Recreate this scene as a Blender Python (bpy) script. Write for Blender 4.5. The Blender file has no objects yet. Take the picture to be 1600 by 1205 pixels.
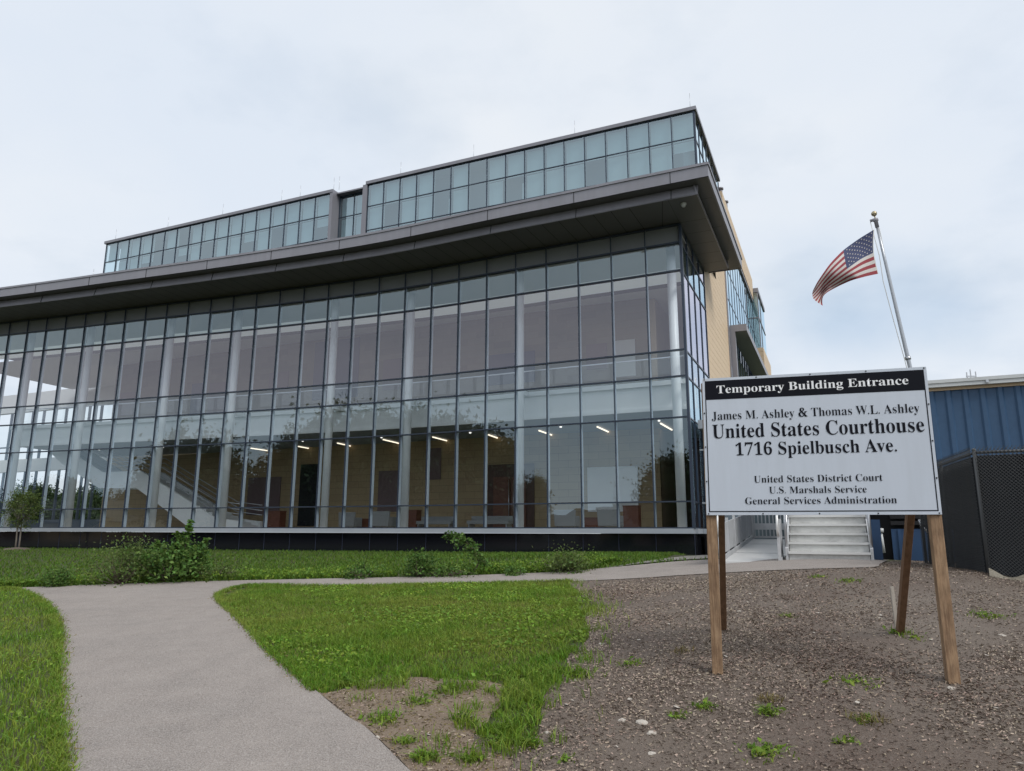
import bpy, bmesh, math, random
import numpy as np
from mathutils import Vector, Matrix, Euler
from mathutils.geometry import tessellate_polygon
random.seed(7); rng = np.random.default_rng(7)
S = bpy.context.scene
COL = S.collection
R = math.radians

# ---------------------------------------------------------------- camera, sky, sun, exposure
F = 1125.0; YH = 833.5; PITCH = math.atan((YH-602.5)/F); ROLL = R(.2); CAMZ = 1.6
cam = bpy.data.cameras.new('camera'); camo = bpy.data.objects.new('camera', cam); COL.objects.link(camo)
cam.sensor_fit = 'HORIZONTAL'; cam.sensor_width = 36; cam.lens = F/1600*36
cam.clip_start = .05; cam.clip_end = 3000
camo.matrix_world = Matrix.Translation((0, 0, CAMZ)) @ Matrix.Rotation(R(90)+PITCH, 4, 'X') @ Matrix.Rotation(ROLL, 4, 'Z')
S.camera = camo
S.render.engine = 'CYCLES'
S.cycles.max_bounces = 8; S.cycles.transparent_max_bounces = 24; S.cycles.glossy_bounces = 4
S.cycles.diffuse_bounces = 3; S.cycles.caustics_reflective = False; S.cycles.caustics_refractive = False
S.cycles.use_denoising = True; S.cycles.sample_clamp_indirect = 6
S.view_settings.view_transform = 'Standard'; S.view_settings.look = 'None'
S.view_settings.exposure = 0.22; S.view_settings.gamma = 1

def ray(x, y):
    a = (x-800)/F; b = -(y-602.5)/F
    c, s = math.cos(ROLL), math.sin(ROLL); a, b = c*a-s*b, s*a+c*b
    cp, sp = math.cos(PITCH), math.sin(PITCH)
    return np.array([a, cp-sp*b, sp+cp*b])
SUN_EL = R(48); SUN_AZ = R(142)          # azimuth clockwise from +Y: the brightest part of the overcast is to the right, a little behind us
w = bpy.data.worlds.new('World'); S.world = w; w.use_nodes = True
def world():
    nt = w.node_tree; N = nt.nodes; L = nt.links
    bg = N['Background']; bg.inputs['Strength'].default_value = .1
    sky = N.new('ShaderNodeTexSky'); sky.sky_type = 'NISHITA'; sky.sun_disc = False
    sky.sun_elevation = SUN_EL; sky.sun_rotation = SUN_AZ; sky.altitude = 200; sky.air_density = 1.0; sky.dust_density = 1.5
    tc = N.new('ShaderNodeTexCoord')
    sep = N.new('ShaderNodeSeparateXYZ'); L.new(tc.outputs['Generated'], sep.inputs[0])
    # cloud deck: project the view direction on a flat layer so that clouds flatten towards the horizon
    add = N.new('ShaderNodeMath'); add.operation = 'ADD'; add.inputs[1].default_value = .22; L.new(sep.outputs['Z'], add.inputs[0])
    dv = N.new('ShaderNodeVectorMath'); dv.operation = 'DIVIDE'
    cz = N.new('ShaderNodeCombineXYZ')
    for k in 'XYZ': L.new(add.outputs[0], cz.inputs[k])
    L.new(tc.outputs['Generated'], dv.inputs[0]); L.new(cz.outputs[0], dv.inputs[1])
    def noise(scale, detail, rough, loc):
        mp = N.new('ShaderNodeMapping'); mp.inputs['Location'].default_value = loc; L.new(dv.outputs[0], mp.inputs[0])
        n = N.new('ShaderNodeTexNoise'); n.inputs['Scale'].default_value = scale; n.inputs['Detail'].default_value = detail
        n.inputs['Roughness'].default_value = rough; L.new(mp.outputs[0], n.inputs[0]); return n
    n1 = noise(1.1, 6, .5, (3.1, .4, 0)); n2 = noise(2.6, 7, .55, (7.7, 2.2, 0))
    r1 = N.new('ShaderNodeValToRGB'); r1.color_ramp.elements[0].position = .36; r1.color_ramp.elements[1].position = .62
    r1.color_ramp.elements[0].color = (.70, .77, .86, 1); r1.color_ramp.elements[1].color = (.78, .825, .875, 1)
    L.new(n1.outputs['Fac'], r1.inputs[0])
    r2 = N.new('ShaderNodeValToRGB'); r2.color_ramp.elements[0].position = .30; r2.color_ramp.elements[1].position = .50
    r2.color_ramp.elements[0].color = (.88, .905, .93, 1); r2.color_ramp.elements[1].color = (1, 1, 1, 1)
    L.new(n2.outputs['Fac'], r2.inputs[0])
    mu = N.new('ShaderNodeMix'); mu.data_type = 'RGBA'; mu.blend_type = 'MULTIPLY'; mu.inputs[0].default_value = 1
    L.new(r1.outputs[0], mu.inputs[6]); L.new(r2.outputs[0], mu.inputs[7])
    sc = N.new('ShaderNodeMix'); sc.data_type = 'RGBA'; sc.blend_type = 'MULTIPLY'; sc.inputs[0].default_value = 1
    sc.inputs[7].default_value = (9.7, 9.6, 9.55, 1); L.new(mu.outputs[2], sc.inputs[6])
    # a darker blue-grey bank low in the sky behind the flag
    p = ray(1300, 505); p = p/np.linalg.norm(p)
    n3 = N.new('ShaderNodeTexNoise'); n3.inputs['Scale'].default_value = 3.2; n3.inputs['Detail'].default_value = 6; L.new(tc.outputs['Generated'], n3.inputs[0])
    sb = N.new('ShaderNodeVectorMath'); sb.operation = 'SUBTRACT'; sb.inputs[1].default_value = tuple(p); L.new(tc.outputs['Generated'], sb.inputs[0])
    ss = N.new('ShaderNodeVectorMath'); ss.operation = 'MULTIPLY'; ss.inputs[1].default_value = (1, 1, 1.9); L.new(sb.outputs[0], ss.inputs[0])
    ln = N.new('ShaderNodeVectorMath'); ln.operation = 'LENGTH'; L.new(ss.outputs[0], ln.inputs[0])
    ma = N.new('ShaderNodeMath'); ma.operation = 'MULTIPLY_ADD'; ma.inputs[1].default_value = .55; L.new(n3.outputs['Fac'], ma.inputs[0]); L.new(ln.outputs['Value'], ma.inputs[2])
    mr = N.new('ShaderNodeMapRange'); mr.interpolation_type = 'SMOOTHSTEP'; mr.inputs[1].default_value = .26; mr.inputs[2].default_value = .52; mr.inputs[3].default_value = 1; mr.inputs[4].default_value = 0; L.new(ma.outputs[0], mr.inputs[0])
    bk_ = N.new('ShaderNodeMix'); bk_.data_type = 'RGBA'; bk_.blend_type = 'MULTIPLY'; bk_.inputs[7].default_value = (.70, .79, .88, 1)
    L.new(mr.outputs[0], bk_.inputs[0]); L.new(sc.outputs[2], bk_.inputs[6])
    mx = N.new('ShaderNodeMix'); mx.data_type = 'RGBA'; mx.inputs[0].default_value = .93
    L.new(sky.outputs[0], mx.inputs[6]); L.new(bk_.outputs[2], mx.inputs[7])
    L.new(mx.outputs[2], bg.inputs['Color'])
world()
sl = bpy.data.lights.new('sun', 'SUN'); sl.energy = 1.8; sl.angle = R(24); sl.color = (1, .96, .9)
so = bpy.data.objects.new('sun', sl); COL.objects.link(so)
so.rotation_euler = Vector((math.sin(SUN_AZ)*math.cos(SUN_EL), math.cos(SUN_AZ)*math.cos(SUN_EL), math.sin(SUN_EL))).to_track_quat('Z', 'Y').to_euler()

# ---------------------------------------------------------------- helpers
O3 = np.array([0, 0, CAMZ])
def atz(x, y, z): r = ray(x, y); return r*((z-CAMZ)/r[2])+O3
def aty(x, y, Y): r = ray(x, y); return r*(Y/r[1])+O3

class MB:
    def __init__(s): s.v = []; s.f = []; s.m = []; s.smooth = []
    def poly(s, pts, m=0, sm=False):
        n = len(s.v); s.v += [tuple(map(float, p)) for p in pts]; s.f.append(tuple(range(n, n+len(pts)))); s.m.append(m); s.smooth.append(sm)
    def hexa(s, p, m=0):   # p: 8 corners, bottom ring ccw then top ring ccw
        n = len(s.v); s.v += [tuple(map(float, q)) for q in p]
        for f in ((0, 3, 2, 1), (4, 5, 6, 7), (0, 1, 5, 4), (1, 2, 6, 5), (2, 3, 7, 6), (3, 0, 4, 7)):
            s.f.append(tuple(n+i for i in f)); s.m.append(m); s.smooth.append(False)
    def box(s, o, ax, ay, az, m=0):  # corner o plus three edge vectors
        o, ax, ay, az = map(np.asarray, (o, ax, ay, az))
        s.hexa([o, o+ax, o+ax+ay, o+ay, o+az, o+ax+az, o+ax+ay+az, o+ay+az], m)
    def bar(s, a, b, wd, hd, up=(0, 0, 1), m=0):   # square bar from a to b
        a = np.asarray(a, float); b = np.asarray(b, float); d = b-a; d /= np.linalg.norm(d)
        up = np.asarray(up, float)
        if abs(d@up) > .95: up = np.array([0, 1., 0]) if abs(d[1]) < .9 else np.array([1., 0, 0])
        x = np.cross(d, up); x /= np.linalg.norm(x); y = np.cross(x, d)
        c = [-x*wd/2-y*hd/2, x*wd/2-y*hd/2, x*wd/2+y*hd/2, -x*wd/2+y*hd/2]
        s.hexa([a+k for k in c]+[b+k for k in c], m)
    def tube(s, pts, r, n=8, m=0, cap=True):
        pts = [np.asarray(p, float) for p in pts]; rs = r if hasattr(r, '__len__') else [r]*len(pts)
        base = len(s.v); ref = None
        for i, p in enumerate(pts):
            d = pts[min(i+1, len(pts)-1)]-pts[max(i-1, 0)]; d = d/(np.linalg.norm(d)+1e-9)
            if ref is None: ref = np.array([0, 0, 1.]) if abs(d[2]) < .9 else np.array([1., 0, 0])
            x = np.cross(d, ref); x /= np.linalg.norm(x)+1e-9; y = np.cross(d, x); ref = np.cross(x, d)
            for k in range(n):
                t = 2*math.pi*k/n; s.v.append(tuple(p+rs[i]*(x*math.cos(t)+y*math.sin(t))))
        for i in range(len(pts)-1):
            for k in range(n):
                a = base+i*n+k; b = base+i*n+(k+1) % n
                s.f.append((a, a+n, b+n, b)); s.m.append(m); s.smooth.append(True)
        if cap:
            s.f.append(tuple(base+k for k in range(n))); s.m.append(m); s.smooth.append(False)
            e = base+(len(pts)-1)*n; s.f.append(tuple(e+k for k in reversed(range(n)))); s.m.append(m); s.smooth.append(False)
    def lathe(s, c, prof, n=16, m=0):
        base = len(s.v)
        for r, z in prof:
            for k in range(n):
                t = 2*math.pi*k/n; s.v.append((c[0]+r*math.cos(t), c[1]+r*math.sin(t), c[2]+z))
        for i in range(len(prof)-1):
            for k in range(n):
                a = base+i*n+k; b = base+i*n+(k+1) % n
                s.f.append((a, b, b+n, a+n)); s.m.append(m); s.smooth.append(True)
    def build(s, name, mats, parent=None):
        me = bpy.data.meshes.new(name)
        off = np.array(parent['_org']) if parent is not None else np.zeros(3)
        me.from_pydata([tuple(np.array(p)-off) for p in s.v], [], s.f)
        if not isinstance(mats, (list, tuple)): mats = [mats]
        for q in mats: me.materials.append(q)
        me.polygons.foreach_set('material_index', s.m); me.polygons.foreach_set('use_smooth', s.smooth)
        me.update()
        return link(name, me, parent)
def link(name, me, parent=None):
    o = bpy.data.objects.new(name, me); COL.objects.link(o)
    if parent is not None:
        o.parent = parent; o['_org'] = tuple(parent['_org'])
    return o
def arr_mesh(name, verts, faces, mats, parent=None, smooth=False):
    """verts (N,3), faces (M,k): fast build"""
    me = bpy.data.meshes.new(name); nv = len(verts); nf, k = faces.shape
    me.vertices.add(nv); me.vertices.foreach_set('co', np.asarray(verts, np.float32).ravel())
    me.loops.add(nf*k); me.loops.foreach_set('vertex_index', faces.astype(np.int32).ravel())
    me.polygons.add(nf); me.polygons.foreach_set('loop_start', np.arange(0, nf*k, k, dtype=np.int32))
    me.polygons.foreach_set('loop_total', np.full(nf, k, np.int32))
    if smooth: me.polygons.foreach_set('use_smooth', np.ones(nf, bool))
    for q in (mats if isinstance(mats, (list, tuple)) else [mats]): me.materials.append(q)
    me.update(calc_edges=True); me.validate()
    return link(name, me, parent)
def tag(o, label=None, cat=None, group=None, kind=None):
    if label: o['label'] = label
    if cat: o['category'] = cat
    if group: o['group'] = group
    if kind: o['kind'] = kind
    return o
def thing(name, loc, label, cat, group=None):
    o = bpy.data.objects.new(name, None); COL.objects.link(o); o.location = tuple(map(float, loc)); o.empty_display_size = .3
    o['_org'] = tuple(map(float, loc)); return tag(o, label, cat, group)
def copy_tree(o, parent=None):
    c = o.copy(); COL.objects.link(c); c.parent = parent
    for ch in o.children: copy_tree(ch, c)
    return c

# ---------------------------------------------------------------- materials
def mat(name, col, rough=.6, metal=0, spec=.5, noise=None, bump=None, island=0, coat=0):
    """noise: list of (scale, colour2, amount[, stretch]); island: random value spread per loose piece"""
    m = bpy.data.materials.new(name); m.use_nodes = True; nt = m.node_tree; N = nt.nodes; L = nt.links
    b = N['Principled BSDF']; b.inputs['Roughness'].default_value = rough; b.inputs['Metallic'].default_value = metal
    b.inputs['Specular IOR Level'].default_value = spec; b.inputs['Coat Weight'].default_value = coat
    b.inputs['Base Color'].default_value = (*col, 1)
    tc = N.new('ShaderNodeTexCoord'); out = None
    def mixc(a, fac, c2, blend='MIX'):
        x = N.new('ShaderNodeMix'); x.data_type = 'RGBA'; x.blend_type = blend
        if a is None: x.inputs[6].default_value = (*col, 1)
        else: L.new(a, x.inputs[6])
        L.new(fac, x.inputs[0])
        x.inputs[7].default_value = (*c2, 1); return x.outputs[2]
    for q in (noise or []):
        sc, c2, amt = q[:3]; st = q[3] if len(q) > 3 else (1, 1, 1)
        mp = N.new('ShaderNodeMapping'); mp.inputs['Scale'].default_value = st; L.new(tc.outputs['Object'], mp.inputs[0])
        n = N.new('ShaderNodeTexNoise'); n.inputs['Scale'].default_value = sc; n.inputs['Detail'].default_value = 5; n.inputs['Roughness'].default_value = .6
        L.new(mp.outputs[0], n.inputs[0])
        r = N.new('ShaderNodeMapRange'); r.inputs[1].default_value = .4; r.inputs[2].default_value = .66; r.inputs[4].default_value = amt
        L.new(n.outputs['Fac'], r.inputs[0]); out = mixc(out, r.outputs[0], c2)
    if island:
        g = N.new('ShaderNodeNewGeometry'); r = N.new('ShaderNodeMapRange'); r.inputs[3].default_value = 1-island; r.inputs[4].default_value = 1+island
        L.new(g.outputs['Random Per Island'], r.inputs[0])
        h = N.new('ShaderNodeHueSaturation'); L.new(r.outputs[0], h.inputs['Value'])
        mw = N.new('ShaderNodeMath'); mw.operation = 'MULTIPLY_ADD'; mw.inputs[1].default_value = .05; mw.inputs[2].default_value = .475
        wn = N.new('ShaderNodeTexWhiteNoise'); wn.noise_dimensions = '1D'; L.new(g.outputs['Random Per Island'], wn.inputs['W'])
        L.new(wn.outputs['Value'], mw.inputs[0]); L.new(mw.outputs[0], h.inputs['Hue'])
        if out is None: h.inputs['Color'].default_value = (*col, 1)
        else: L.new(out, h.inputs['Color'])
        out = h.outputs[0]
    if out is not None: L.new(out, b.inputs['Base Color'])
    if bump:
        sc, st = bump[:2]; n = N.new('ShaderNodeTexNoise'); n.inputs['Scale'].default_value = sc; n.inputs['Detail'].default_value = 4
        mp = N.new('ShaderNodeMapping'); mp.inputs['Scale'].default_value = bump[2] if len(bump) > 2 else (1, 1, 1)
        L.new(tc.outputs['Object'], mp.inputs[0]); L.new(mp.outputs[0], n.inputs[0])
        bp = N.new('ShaderNodeBump'); bp.inputs['Strength'].default_value = st; bp.inputs['Distance'].default_value = .02
        L.new(n.outputs['Fac'], bp.inputs['Height']); L.new(bp.outputs[0], b.inputs['Normal'])
    return m
def leafmat(name, col, c2, island=.35, trans=.35):
    m = mat(name, col, .55, spec=.3, noise=[(.6, c2, .9)], island=island)
    nt = m.node_tree; N = nt.nodes; L = nt.links; b = N['Principled BSDF']; out = N['Material Output']
    t = N.new('ShaderNodeBsdfTranslucent'); mx = N.new('ShaderNodeMixShader'); mx.inputs[0].default_value = trans
    L.new(b.inputs['Base Color'].links[0].from_socket, t.inputs['Color'])
    L.new(b.outputs[0], mx.inputs[1]); L.new(t.outputs[0], mx.inputs[2]); L.new(mx.outputs[0], out.inputs[0])
    return m
def glass(name, tint, refl, gtint=(1, 1, 1), wav=.006, ior=1.5, vary=0.0):
    m = bpy.data.materials.new(name); m.use_nodes = True; nt = m.node_tree; N = nt.nodes; L = nt.links
    N.remove(N['Principled BSDF']); out = N['Material Output']
    tr = N.new('ShaderNodeBsdfTransparent'); tr.inputs[0].default_value = (*tint, 1)
    gl = N.new('ShaderNodeBsdfGlossy'); gl.inputs['Roughness'].default_value = 0; gl.inputs['Color'].default_value = (*gtint, 1)
    # Schlick reflectance from |N.I|: the same from both sides of the thin pane
    F0 = ((ior-1)/(ior+1))**2
    ge = N.new('ShaderNodeNewGeometry'); dt = N.new('ShaderNodeVectorMath'); dt.operation = 'DOT_PRODUCT'; L.new(ge.outputs['Normal'], dt.inputs[0]); L.new(ge.outputs['Incoming'], dt.inputs[1])
    ab = N.new('ShaderNodeMath'); ab.operation = 'ABSOLUTE'; L.new(dt.outputs['Value'], ab.inputs[0])
    om = N.new('ShaderNodeMath'); om.operation = 'SUBTRACT'; om.use_clamp = True; om.inputs[0].default_value = 1; L.new(ab.outputs[0], om.inputs[1])
    pw = N.new('ShaderNodeMath'); pw.operation = 'POWER'; pw.inputs[1].default_value = 5; L.new(om.outputs[0], pw.inputs[0])
    fr = N.new('ShaderNodeMath'); fr.operation = 'MULTIPLY_ADD'; fr.inputs[1].default_value = 1-F0; fr.inputs[2].default_value = F0; L.new(pw.outputs[0], fr.inputs[0])
    # four glass surfaces of an insulated unit: 4R / (1 + 3R), plus a coating
    m4 = N.new('ShaderNodeMath'); m4.operation = 'MULTIPLY'; m4.inputs[1].default_value = 4; L.new(fr.outputs[0], m4.inputs[0])
    m3 = N.new('ShaderNodeMath'); m3.operation = 'MULTIPLY_ADD'; m3.inputs[1].default_value = 3; m3.inputs[2].default_value = 1; L.new(fr.outputs[0], m3.inputs[0])
    q4 = N.new('ShaderNodeMath'); q4.operation = 'DIVIDE'; L.new(m4.outputs[0], q4.inputs[0]); L.new(m3.outputs[0], q4.inputs[1])
    ad = N.new('ShaderNodeMath'); ad.operation = 'ADD'; ad.use_clamp = True; ad.inputs[1].default_value = refl; L.new(q4.outputs[0], ad.inputs[0])
    tc = N.new('ShaderNodeTexCoord'); n = N.new('ShaderNodeTexNoise'); n.inputs['Scale'].default_value = .9; n.inputs['Detail'].default_value = 1
    L.new(tc.outputs['Object'], n.inputs[0])
    bp = N.new('ShaderNodeBump'); bp.inputs['Strength'].default_value = 1; bp.inputs['Distance'].default_value = wav; L.new(n.outputs['Fac'], bp.inputs['Height'])
    L.new(bp.outputs[0], gl.inputs['Normal'])
    if vary:
        g = N.new('ShaderNodeNewGeometry'); r = N.new('ShaderNodeValToRGB'); r.color_ramp.interpolation = 'LINEAR'
        r.color_ramp.elements[0].color = (.70, .88, .98, 1); r.color_ramp.elements[1].color = (.92, .87, .96, 1); r.color_ramp.elements[0].position = .6; r.color_ramp.elements[1].position = .95
        L.new(g.outputs['Random Per Island'], r.inputs[0]); L.new(r.outputs[0], gl.inputs['Color'])
    mx = N.new('ShaderNodeMixShader'); L.new(ad.outputs[0], mx.inputs[0]); L.new(tr.outputs[0], mx.inputs[1]); L.new(gl.outputs[0], mx.inputs[2]); L.new(mx.outputs[0], out.inputs[0])
    return m
def emit(name, col, st):
    m = bpy.data.materials.new(name); m.use_nodes = True; b = m.node_tree.nodes['Principled BSDF']
    b.inputs['Base Color'].default_value = (*col, 1); b.inputs['Emission Color'].default_value = (*col, 1); b.inputs['Emission Strength'].default_value = st; return m

M = dict(
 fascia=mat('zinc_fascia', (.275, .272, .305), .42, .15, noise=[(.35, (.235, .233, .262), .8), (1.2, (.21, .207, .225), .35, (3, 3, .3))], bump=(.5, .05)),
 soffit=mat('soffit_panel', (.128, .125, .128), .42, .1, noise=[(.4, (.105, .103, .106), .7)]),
 joint=mat('dark_joint', (.01, .01, .012), .8),
 mullion=mat('blue_grey_mullion', (.035, .05, .08), .4, .2),
 innermull=mat('inner_mullion_paint', (.58, .66, .74), .4, 0),
 frame=mat('aluminium_frame', (.42, .455, .50), .42, .15, noise=[(1.5, (.37, .40, .445), .6)]),
 granite=mat('black_granite', (.008, .009, .013), .07, spec=.5, noise=[(60, (.016, .017, .022), .6)]),
 tan=mat('tan_terracotta', (.66, .51, .345), .65, noise=[(2.5, (.60, .46, .305), .7), (30, (.70, .55, .39), .5)]),
 white=mat('interior_white', (.84, .84, .83), .6, noise=[(.5, (.78, .78, .77), .6)]),
 column=mat('column_paint', (.9, .91, .91), .35),
 ceiling=mat('ceiling_grey', (.66, .66, .65), .8),
 ceildark=mat('ceiling_dark', (.24, .25, .28), .8),  # unlit look of the lower ceiling is put into this colour
 spandrel=mat('spandrel_grey', (.34, .33, .33), .7),
 floor=mat('terrazzo_floor', (.60, .56, .50), .3, noise=[(40, (.68, .63, .56), .6)]),
 brown=mat('dark_wood_door', (.085, .03, .018), .4, noise=[(6, (.05, .018, .012), .8, (6, 6, .4))]),
 redwood=mat('red_wood', (.16, .055, .03), .45, noise=[(6, (.11, .035, .02), .8, (.4, .4, 6))]),
 bluewall=mat('slate_blue_panel', (.035, .045, .09), .6),
 mauve=mat('mauve_stone', (.17, .115, .115), .7),
 seat=mat('grey_upholstery', (.24, .24, .235), .85, bump=(90, .3)),
 steel=mat('brushed_steel', (.5, .51, .53), .3, .8),
 galv=mat('mill_aluminium', (.54, .55, .57), .5, .1, noise=[(3, (.40, .41, .42), .8), (18, (.56, .57, .58), .5)]),
 tread=mat('worn_aluminium_tread', (.66, .66, .64), .6, .05, noise=[(2.2, (.44, .44, .43), .9, (1, 1, 3)), (14, (.70, .70, .68), .5)]),
 nose=mat('bright_nosing', (.72, .72, .71), .4, .3),
 blue=mat('blue_metal_siding', (.035, .088, .175), .5, .05, noise=[(.8, (.029, .075, .15), .8), (9, (.042, .10, .195), .4)]),
 bluesk=mat('blue_skirting', (.03, .075, .165), .5, .1, noise=[(1.2, (.022, .055, .125), .8)]),
 trim=mat('white_roof_trim', (.60, .62, .62), .45, noise=[(2, (.5, .52, .53), .6)]),
 black=mat('black_recess', (.008, .008, .01), .8),
 wood=mat('treated_timber', (.33, .21, .12), .75, noise=[(4, (.17, .095, .05), .95, (5, 5, .45)), (14, (.40, .27, .165), .7, (6, 6, .3)), (9, (.10, .055, .03), .5, (2.2, 2.2, .9))], bump=(30, .35, (4, 4, .3))),
 woodd=mat('weathered_timber', (.20, .11, .06), .8, noise=[(5, (.13, .07, .035), .9, (5, 5, .5))], bump=(30, .35, (4, 4, .3))),
 stake=mat('grey_stake', (.42, .38, .33), .85, noise=[(8, (.3, .27, .24), .8, (4, 4, .4))]),
 signw=mat('sign_white', (.55, .60, .68), .4, noise=[(1.2, (.52, .565, .64), .5), (3.0, (.47, .51, .57), .35, (3, 3, .35))]),
 signb=mat('sign_black', (.006, .007, .012), .5, spec=.12),
 letw=mat('letter_white', (.82, .83, .85), .4),
 pole=mat('pole_aluminium', (.42, .44, .47), .35, .6),
 gold=mat('gold_ball', (.42, .36, .24), .3, .8),
 rope=mat('halyard_rope', (.6, .6, .58), .8),
 asphalt=mat('asphalt_path', (.262, .218, .188), .9, noise=[(.45, (.18, .152, .136), .9), (1.1, (.15, .13, .118), .7, (.3, 1.9, 1)), (.8, (.31, .265, .235), .7, (1, .6, 1)), (2.4, (.16, .14, .125), .4, (1.6, .5, 1)), (3.0, (.335, .29, .26), .5), (55, (.17, .15, .14), .75), (95, (.48, .44, .41), .7)], bump=(80, .8)),
 soil=mat('lawn_soil', (.045, .055, .018), .95, noise=[(1.2, (.07, .06, .025), .8)]),
 mulch=mat('mulch_soil', (.155, .12, .094), .95, noise=[(.35, (.25, .215, .18), .9), (.7, (.085, .05, .036), .8), (45, (.20, .165, .14), .7), (110, (.035, .026, .02), .6)], bump=(70, .8)),
 dirt=mat('bare_dirt', (.20, .15, .105), .95, noise=[(1.2, (.16, .115, .08), .8), (40, (.27, .21, .16), .6), (120, (.10, .075, .055), .5)], bump=(60, .6)),
 gravel=mat('gravel', (.30, .28, .26), .9, noise=[(60, (.14, .13, .12), .9)], bump=(60, .9)),
 chip=mat('wood_chip', (.30, .245, .195), .9, noise=[(.5, (.19, .135, .105), .9)], island=.5),
 stone=mat('limestone', (.46, .42, .37), .85, noise=[(9, (.34, .3, .26), .8)], bump=(20, .4)),
 grass=leafmat('grass_blade', (.135, .25, .022), (.26, .31, .055), .4, .35),
 grassd=leafmat('lawn_blade', (.112, .20, .024), (.085, .16, .02), .35, .35),
 clover=leafmat('broad_leaf_weed', (.22, .345, .04), (.155, .255, .032), .35, .35),
 dry=leafmat('dry_grass', (.22, .17, .07), (.15, .13, .05), .4, .3),
 bush=leafmat('shrub_leaf', (.08, .155, .032), (.125, .215, .045), .45, .3),
 bushl=leafmat('olive_shrub_leaf', (.12, .165, .045), (.09, .145, .035), .4, .3),
 treel=leafmat('tree_leaf', (.045, .07, .025), (.06, .095, .028), .4, .25),
 bark=mat('bark', (.13, .10, .08), .9, noise=[(8, (.08, .06, .05), .8, (1, 1, .3))], bump=(14, .6)),
 barkl=mat('pale_bark', (.24, .21, .18), .9, noise=[(9, (.15, .13, .11), .8, (1, 1, .3))]),
 mesh=mat('chain_link_wire', (.085, .09, .095), .5, .3),
 screen=mat('black_privacy_screen', (.009, .012, .017), .9, noise=[(5, (.022, .026, .032), .8, (1.5, 1.5, .25)), (60, (.008, .009, .011), .6)]),
 post=mat('galvanised_post', (.075, .08, .085), .6, .2),
 burlap=mat('silt_burlap', (.20, .18, .145), .95, noise=[(4, (.10, .085, .06), .9), (22, (.28, .26, .21), .6)], bump=(20, .8)),
 light=emit('lit_ceiling_light', (1, .86, .66), 1.5), spot=emit('lit_downlight', (1, .95, .88), 1.2), cove=emit('lit_ceiling_cove', (.93, 1, .98), .13),
 blind=mat('window_blind', (.60, .70, .71), .8),
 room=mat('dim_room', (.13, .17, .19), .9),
 red=mat('flag_red', (.24, .036, .046), .85), fwhite=mat('flag_white', (.50, .475, .455), .85), fblue=mat('flag_blue', (.045, .055, .12), .85),
 hoist=mat('flag_heading', (.6, .6, .57), .9),
 brick=mat('house_brick', (.22, .12, .08), .9), roofing=mat('roof_shingle', (.07, .065, .06), .9),
)
M['glass'] = glass('curtain_glass', (.90, .945, .97), .03, wav=.0014, ior=1.45, vary=1)
M['glassT'] = glass('upper_window_glass', (.66, .80, .84), .16, (.78, .92, .98), .0012, 1.5)
M['glassS'] = glass('rail_glass', (.9, .94, .94), .0, ior=1.3)
def stone_mat(c1=(.40, .295, .165), c2=(.30, .205, .12)):
    m = mat('interior_sandstone', (.42, .30, .17), .7); nt = m.node_tree; N = nt.nodes; L = nt.links; b = N['Principled BSDF']
    tc = N.new('ShaderNodeTexCoord'); d = N.new('ShaderNodeVectorMath'); d.operation = 'DOT_PRODUCT'; d.inputs[1].default_value = (math.cos(R(24)), -math.sin(R(24)), 0)
    L.new(tc.outputs['Object'], d.inputs[0]); sp = N.new('ShaderNodeSeparateXYZ'); L.new(tc.outputs['Object'], sp.inputs[0])
    cb = N.new('ShaderNodeCombineXYZ'); L.new(d.outputs['Value'], cb.inputs[0]); L.new(sp.outputs['Z'], cb.inputs[1])
    br = N.new('ShaderNodeTexBrick'); L.new(cb.outputs[0], br.inputs[0]); br.inputs['Scale'].default_value = 1
    br.inputs['Color1'].default_value = (*c1, 1); br.inputs['Color2'].default_value = (*c2, 1); br.inputs['Mortar'].default_value = (.2, .145, .09, 1)
    br.inputs['Brick Width'].default_value = 1.1; br.inputs['Row Height'].default_value = .38; br.inputs['Mortar Size'].default_value = .008; br.inputs['Bias'].default_value = -.55
    L.new(br.outputs['Color'], b.inputs['Base Color']); return m
M['sandstone'] = stone_mat()
M['sandstone_dim'] = stone_mat((.215, .178, .125), (.125, .088, .072))  # same stone, darkened: dim upper storey and sky reflection put into its colour

# ---------------------------------------------------------------- terrain
CTRL = np.array([(0,0,0),(-2,4.8,.02),(1,4.6,.06),(3,4.3,.25),(-1.3,8.4,.36),(-5,8,.22),(0,14,.66),(2,14,.74),(-9,15,.45),(-4,14.6,.58),(5.6,14.1,1.12),(6.6,13.4,1.12),
 (6.95,10.8,1.07),(7.3,10.5,.93),(9,9.8,.8),(7.4,12.6,1.04),(8.9,14.9,1.05),(1.72,6.4,.42),(3.43,5.95,.435),(4.0,7.6,.62),(2.2,7.6,.58),(4.6,9.6,.86),(6.2,8,.75),
 (6.8,27,.8),(-5,33,.76),(-14,36.5,.72),(-28,41,.7),(-40,45,.7),(-5,22,.68),(1.5,21,1.0),(8,20,1.0),(4,17.5,1.02),(-20,30,.6),(-15,20,.4),(-22,16,.25),(0,-5,-.1),(-10,0,0),(10,0,.1),
 (20,10,.9),(20,30,.9),(-14,8,0),(12,45,.8),(-50,30,.4),(-40,10,0),(0,-20,-.3),(40,-10,0),(40,40,.8),(-60,60,.6),(30,70,.8),(-30,-25,-.4)], float)
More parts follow.
